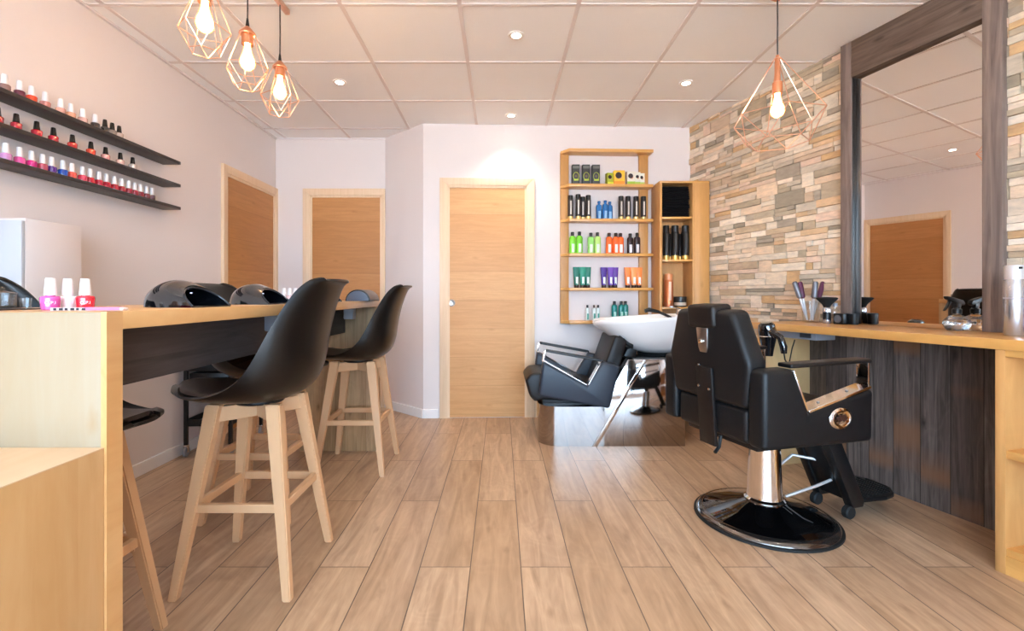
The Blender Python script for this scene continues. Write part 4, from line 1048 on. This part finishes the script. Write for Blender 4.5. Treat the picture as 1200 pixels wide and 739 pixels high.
# basin
b = bmesh.new()
def ring_pts(cx_, z, ax, ay, tilt, n=40):
    out = []
    for i in range(n):
        a = 2*PI*i/n; x_ = ax*math.copysign(abs(math.cos(a))**.8, math.cos(a)); y_ = ay*math.copysign(abs(math.sin(a))**.8, math.sin(a))
        out.append((cx_+x_, 3.615+y_, z+tilt*x_))
    return out
def loft(b, rings, close0=True, close1=True):
    V = [[b.verts.new(p) for p in r_] for r_ in rings]
    n = len(V[0])
    for A, B in zip(V, V[1:]):
        for i in range(n): b.faces.new((A[i], A[(i+1) % n], B[(i+1) % n], B[i]))
    if close0: b.faces.new(V[0][::-1])
    if close1: b.faces.new(V[-1])
    bmesh.ops.recalc_face_normals(b, faces=b.faces[:])
RG = [ring_pts(1.185, .622, .085, .10, .0), ring_pts(1.18, .634, .15, .15, .03), ring_pts(1.175, .672, .215, .205, .10), ring_pts(1.15, .745, .28, .245, .16), ring_pts(1.12, .815, .335, .265, .13),
      ring_pts(1.095, .862, .378, .275, .08), ring_pts(1.09, .875, .388, .277, .06), ring_pts(1.09, .889, .383, .273, .06), ring_pts(1.09, .888, .355, .25, .06), ring_pts(1.11, .82, .30, .235, .08), ring_pts(1.15, .75, .22, .18, .06), ring_pts(1.17, .70, .12, .10, 0)]
loft(b, RG)
# the lip dips at the neck rest, on the sitter's side
for v in b.verts:
    k = max(0, (.86-v.co.x)/.16)
    if v.co.z > .78: v.co.z -= .02*min(k, 1)*max(0, 1-abs(v.co.y-3.615)/.14)
obj('basin', b, M_ceramic, t, True, 60)
part('neck_cushion', M_blk, t, prism, [(.80, .842), (.895, .70), (.96, .66), (.965, .74), (.87, .85)], 'Y', 3.44, 3.79, .01, 3)
part('basin_support', M_rubber, t, lathe, [(0, .604), (.12, .604), (.125, .615), (.10, .64), (0, .645)], (1.165, 3.615, 0), 32)
part('tap', M_chrome, t, lathe, [(0, 0), (.026, 0), (.026, .03), (.02, .05), (0, .052)], (1.36, 3.615, .895), 24)
part('tap_lever', M_chrome, t, bar, (1.36, 3.615, .948), (1.28, 3.60, .965), .012, .02)
part('shower_handle', M_blk, t, tube, [(1.06, 3.50, .935), (1.09, 3.50, .945), (1.16, 3.50, .93), (1.22, 3.52, .905), (1.27, 3.55, .885)], [.014, .016, .011, .010, .010], 12)
part('mixer_block', M_white, t, box, 1.28, 1.42, 3.50, 3.74, .87, .905, .01, 3)

# ------------------------------------------------------------------ light
wd = bpy.data.worlds.new('sky'); S.world = wd; wd.use_nodes = True
bg = wd.node_tree.nodes['Background']
bg.inputs[0].default_value = (.55, .82, 1.12, 1); bg.inputs[1].default_value = 9
al = bpy.data.lights.new('shopfront_daylight', 'AREA'); al.shape = 'RECTANGLE'; al.size = 2.2-XL; al.size_y = 2.2
al.cycles.is_portal = True
ao = bpy.data.objects.new('shopfront_daylight', al); COL.objects.link(ao)
ao.location = ((XL+2.2)/2, YB-.02, 1.35); ao.rotation_euler = (R(90), 0, 0)
# unseen sun added over the building; its bounce off the street brightens the ceiling
sl = bpy.data.lights.new('street_bounce_sun', 'SUN'); sl.energy = 195; sl.angle = R(1); sl.color = (.92, 1, 1.08)
so = bpy.data.objects.new('street_bounce_sun', sl); COL.objects.link(so); so.rotation_euler = (R(-48), 0, R(12))

# ------------------------------------------------------------------ camera
cam = bpy.data.cameras.new('camera'); co = bpy.data.objects.new('camera', cam); COL.objects.link(co)
co.location = (0, 0, EYE); co.rotation_euler = (R(90), 0, 0)
cam.sensor_width = 36; cam.sensor_fit = 'HORIZONTAL'; cam.lens = 557/1200*36
cam.shift_x = 13/1200; cam.shift_y = -23.5/1200; cam.clip_start = .02
S.camera = co
vs = S.view_settings
vs.view_transform = 'Standard'; vs.look = 'None'; vs.gamma = 1; vs.use_curve_mapping = False; vs.exposure = .87
S.cycles.transparent_max_bounces = 24; S.cycles.max_bounces = 10; S.cycles.diffuse_bounces = 6; S.cycles.caustics_reflective = False; S.cycles.caustics_refractive = False
S.cycles.sample_clamp_indirect = 8
S.cycles.use_denoising = True
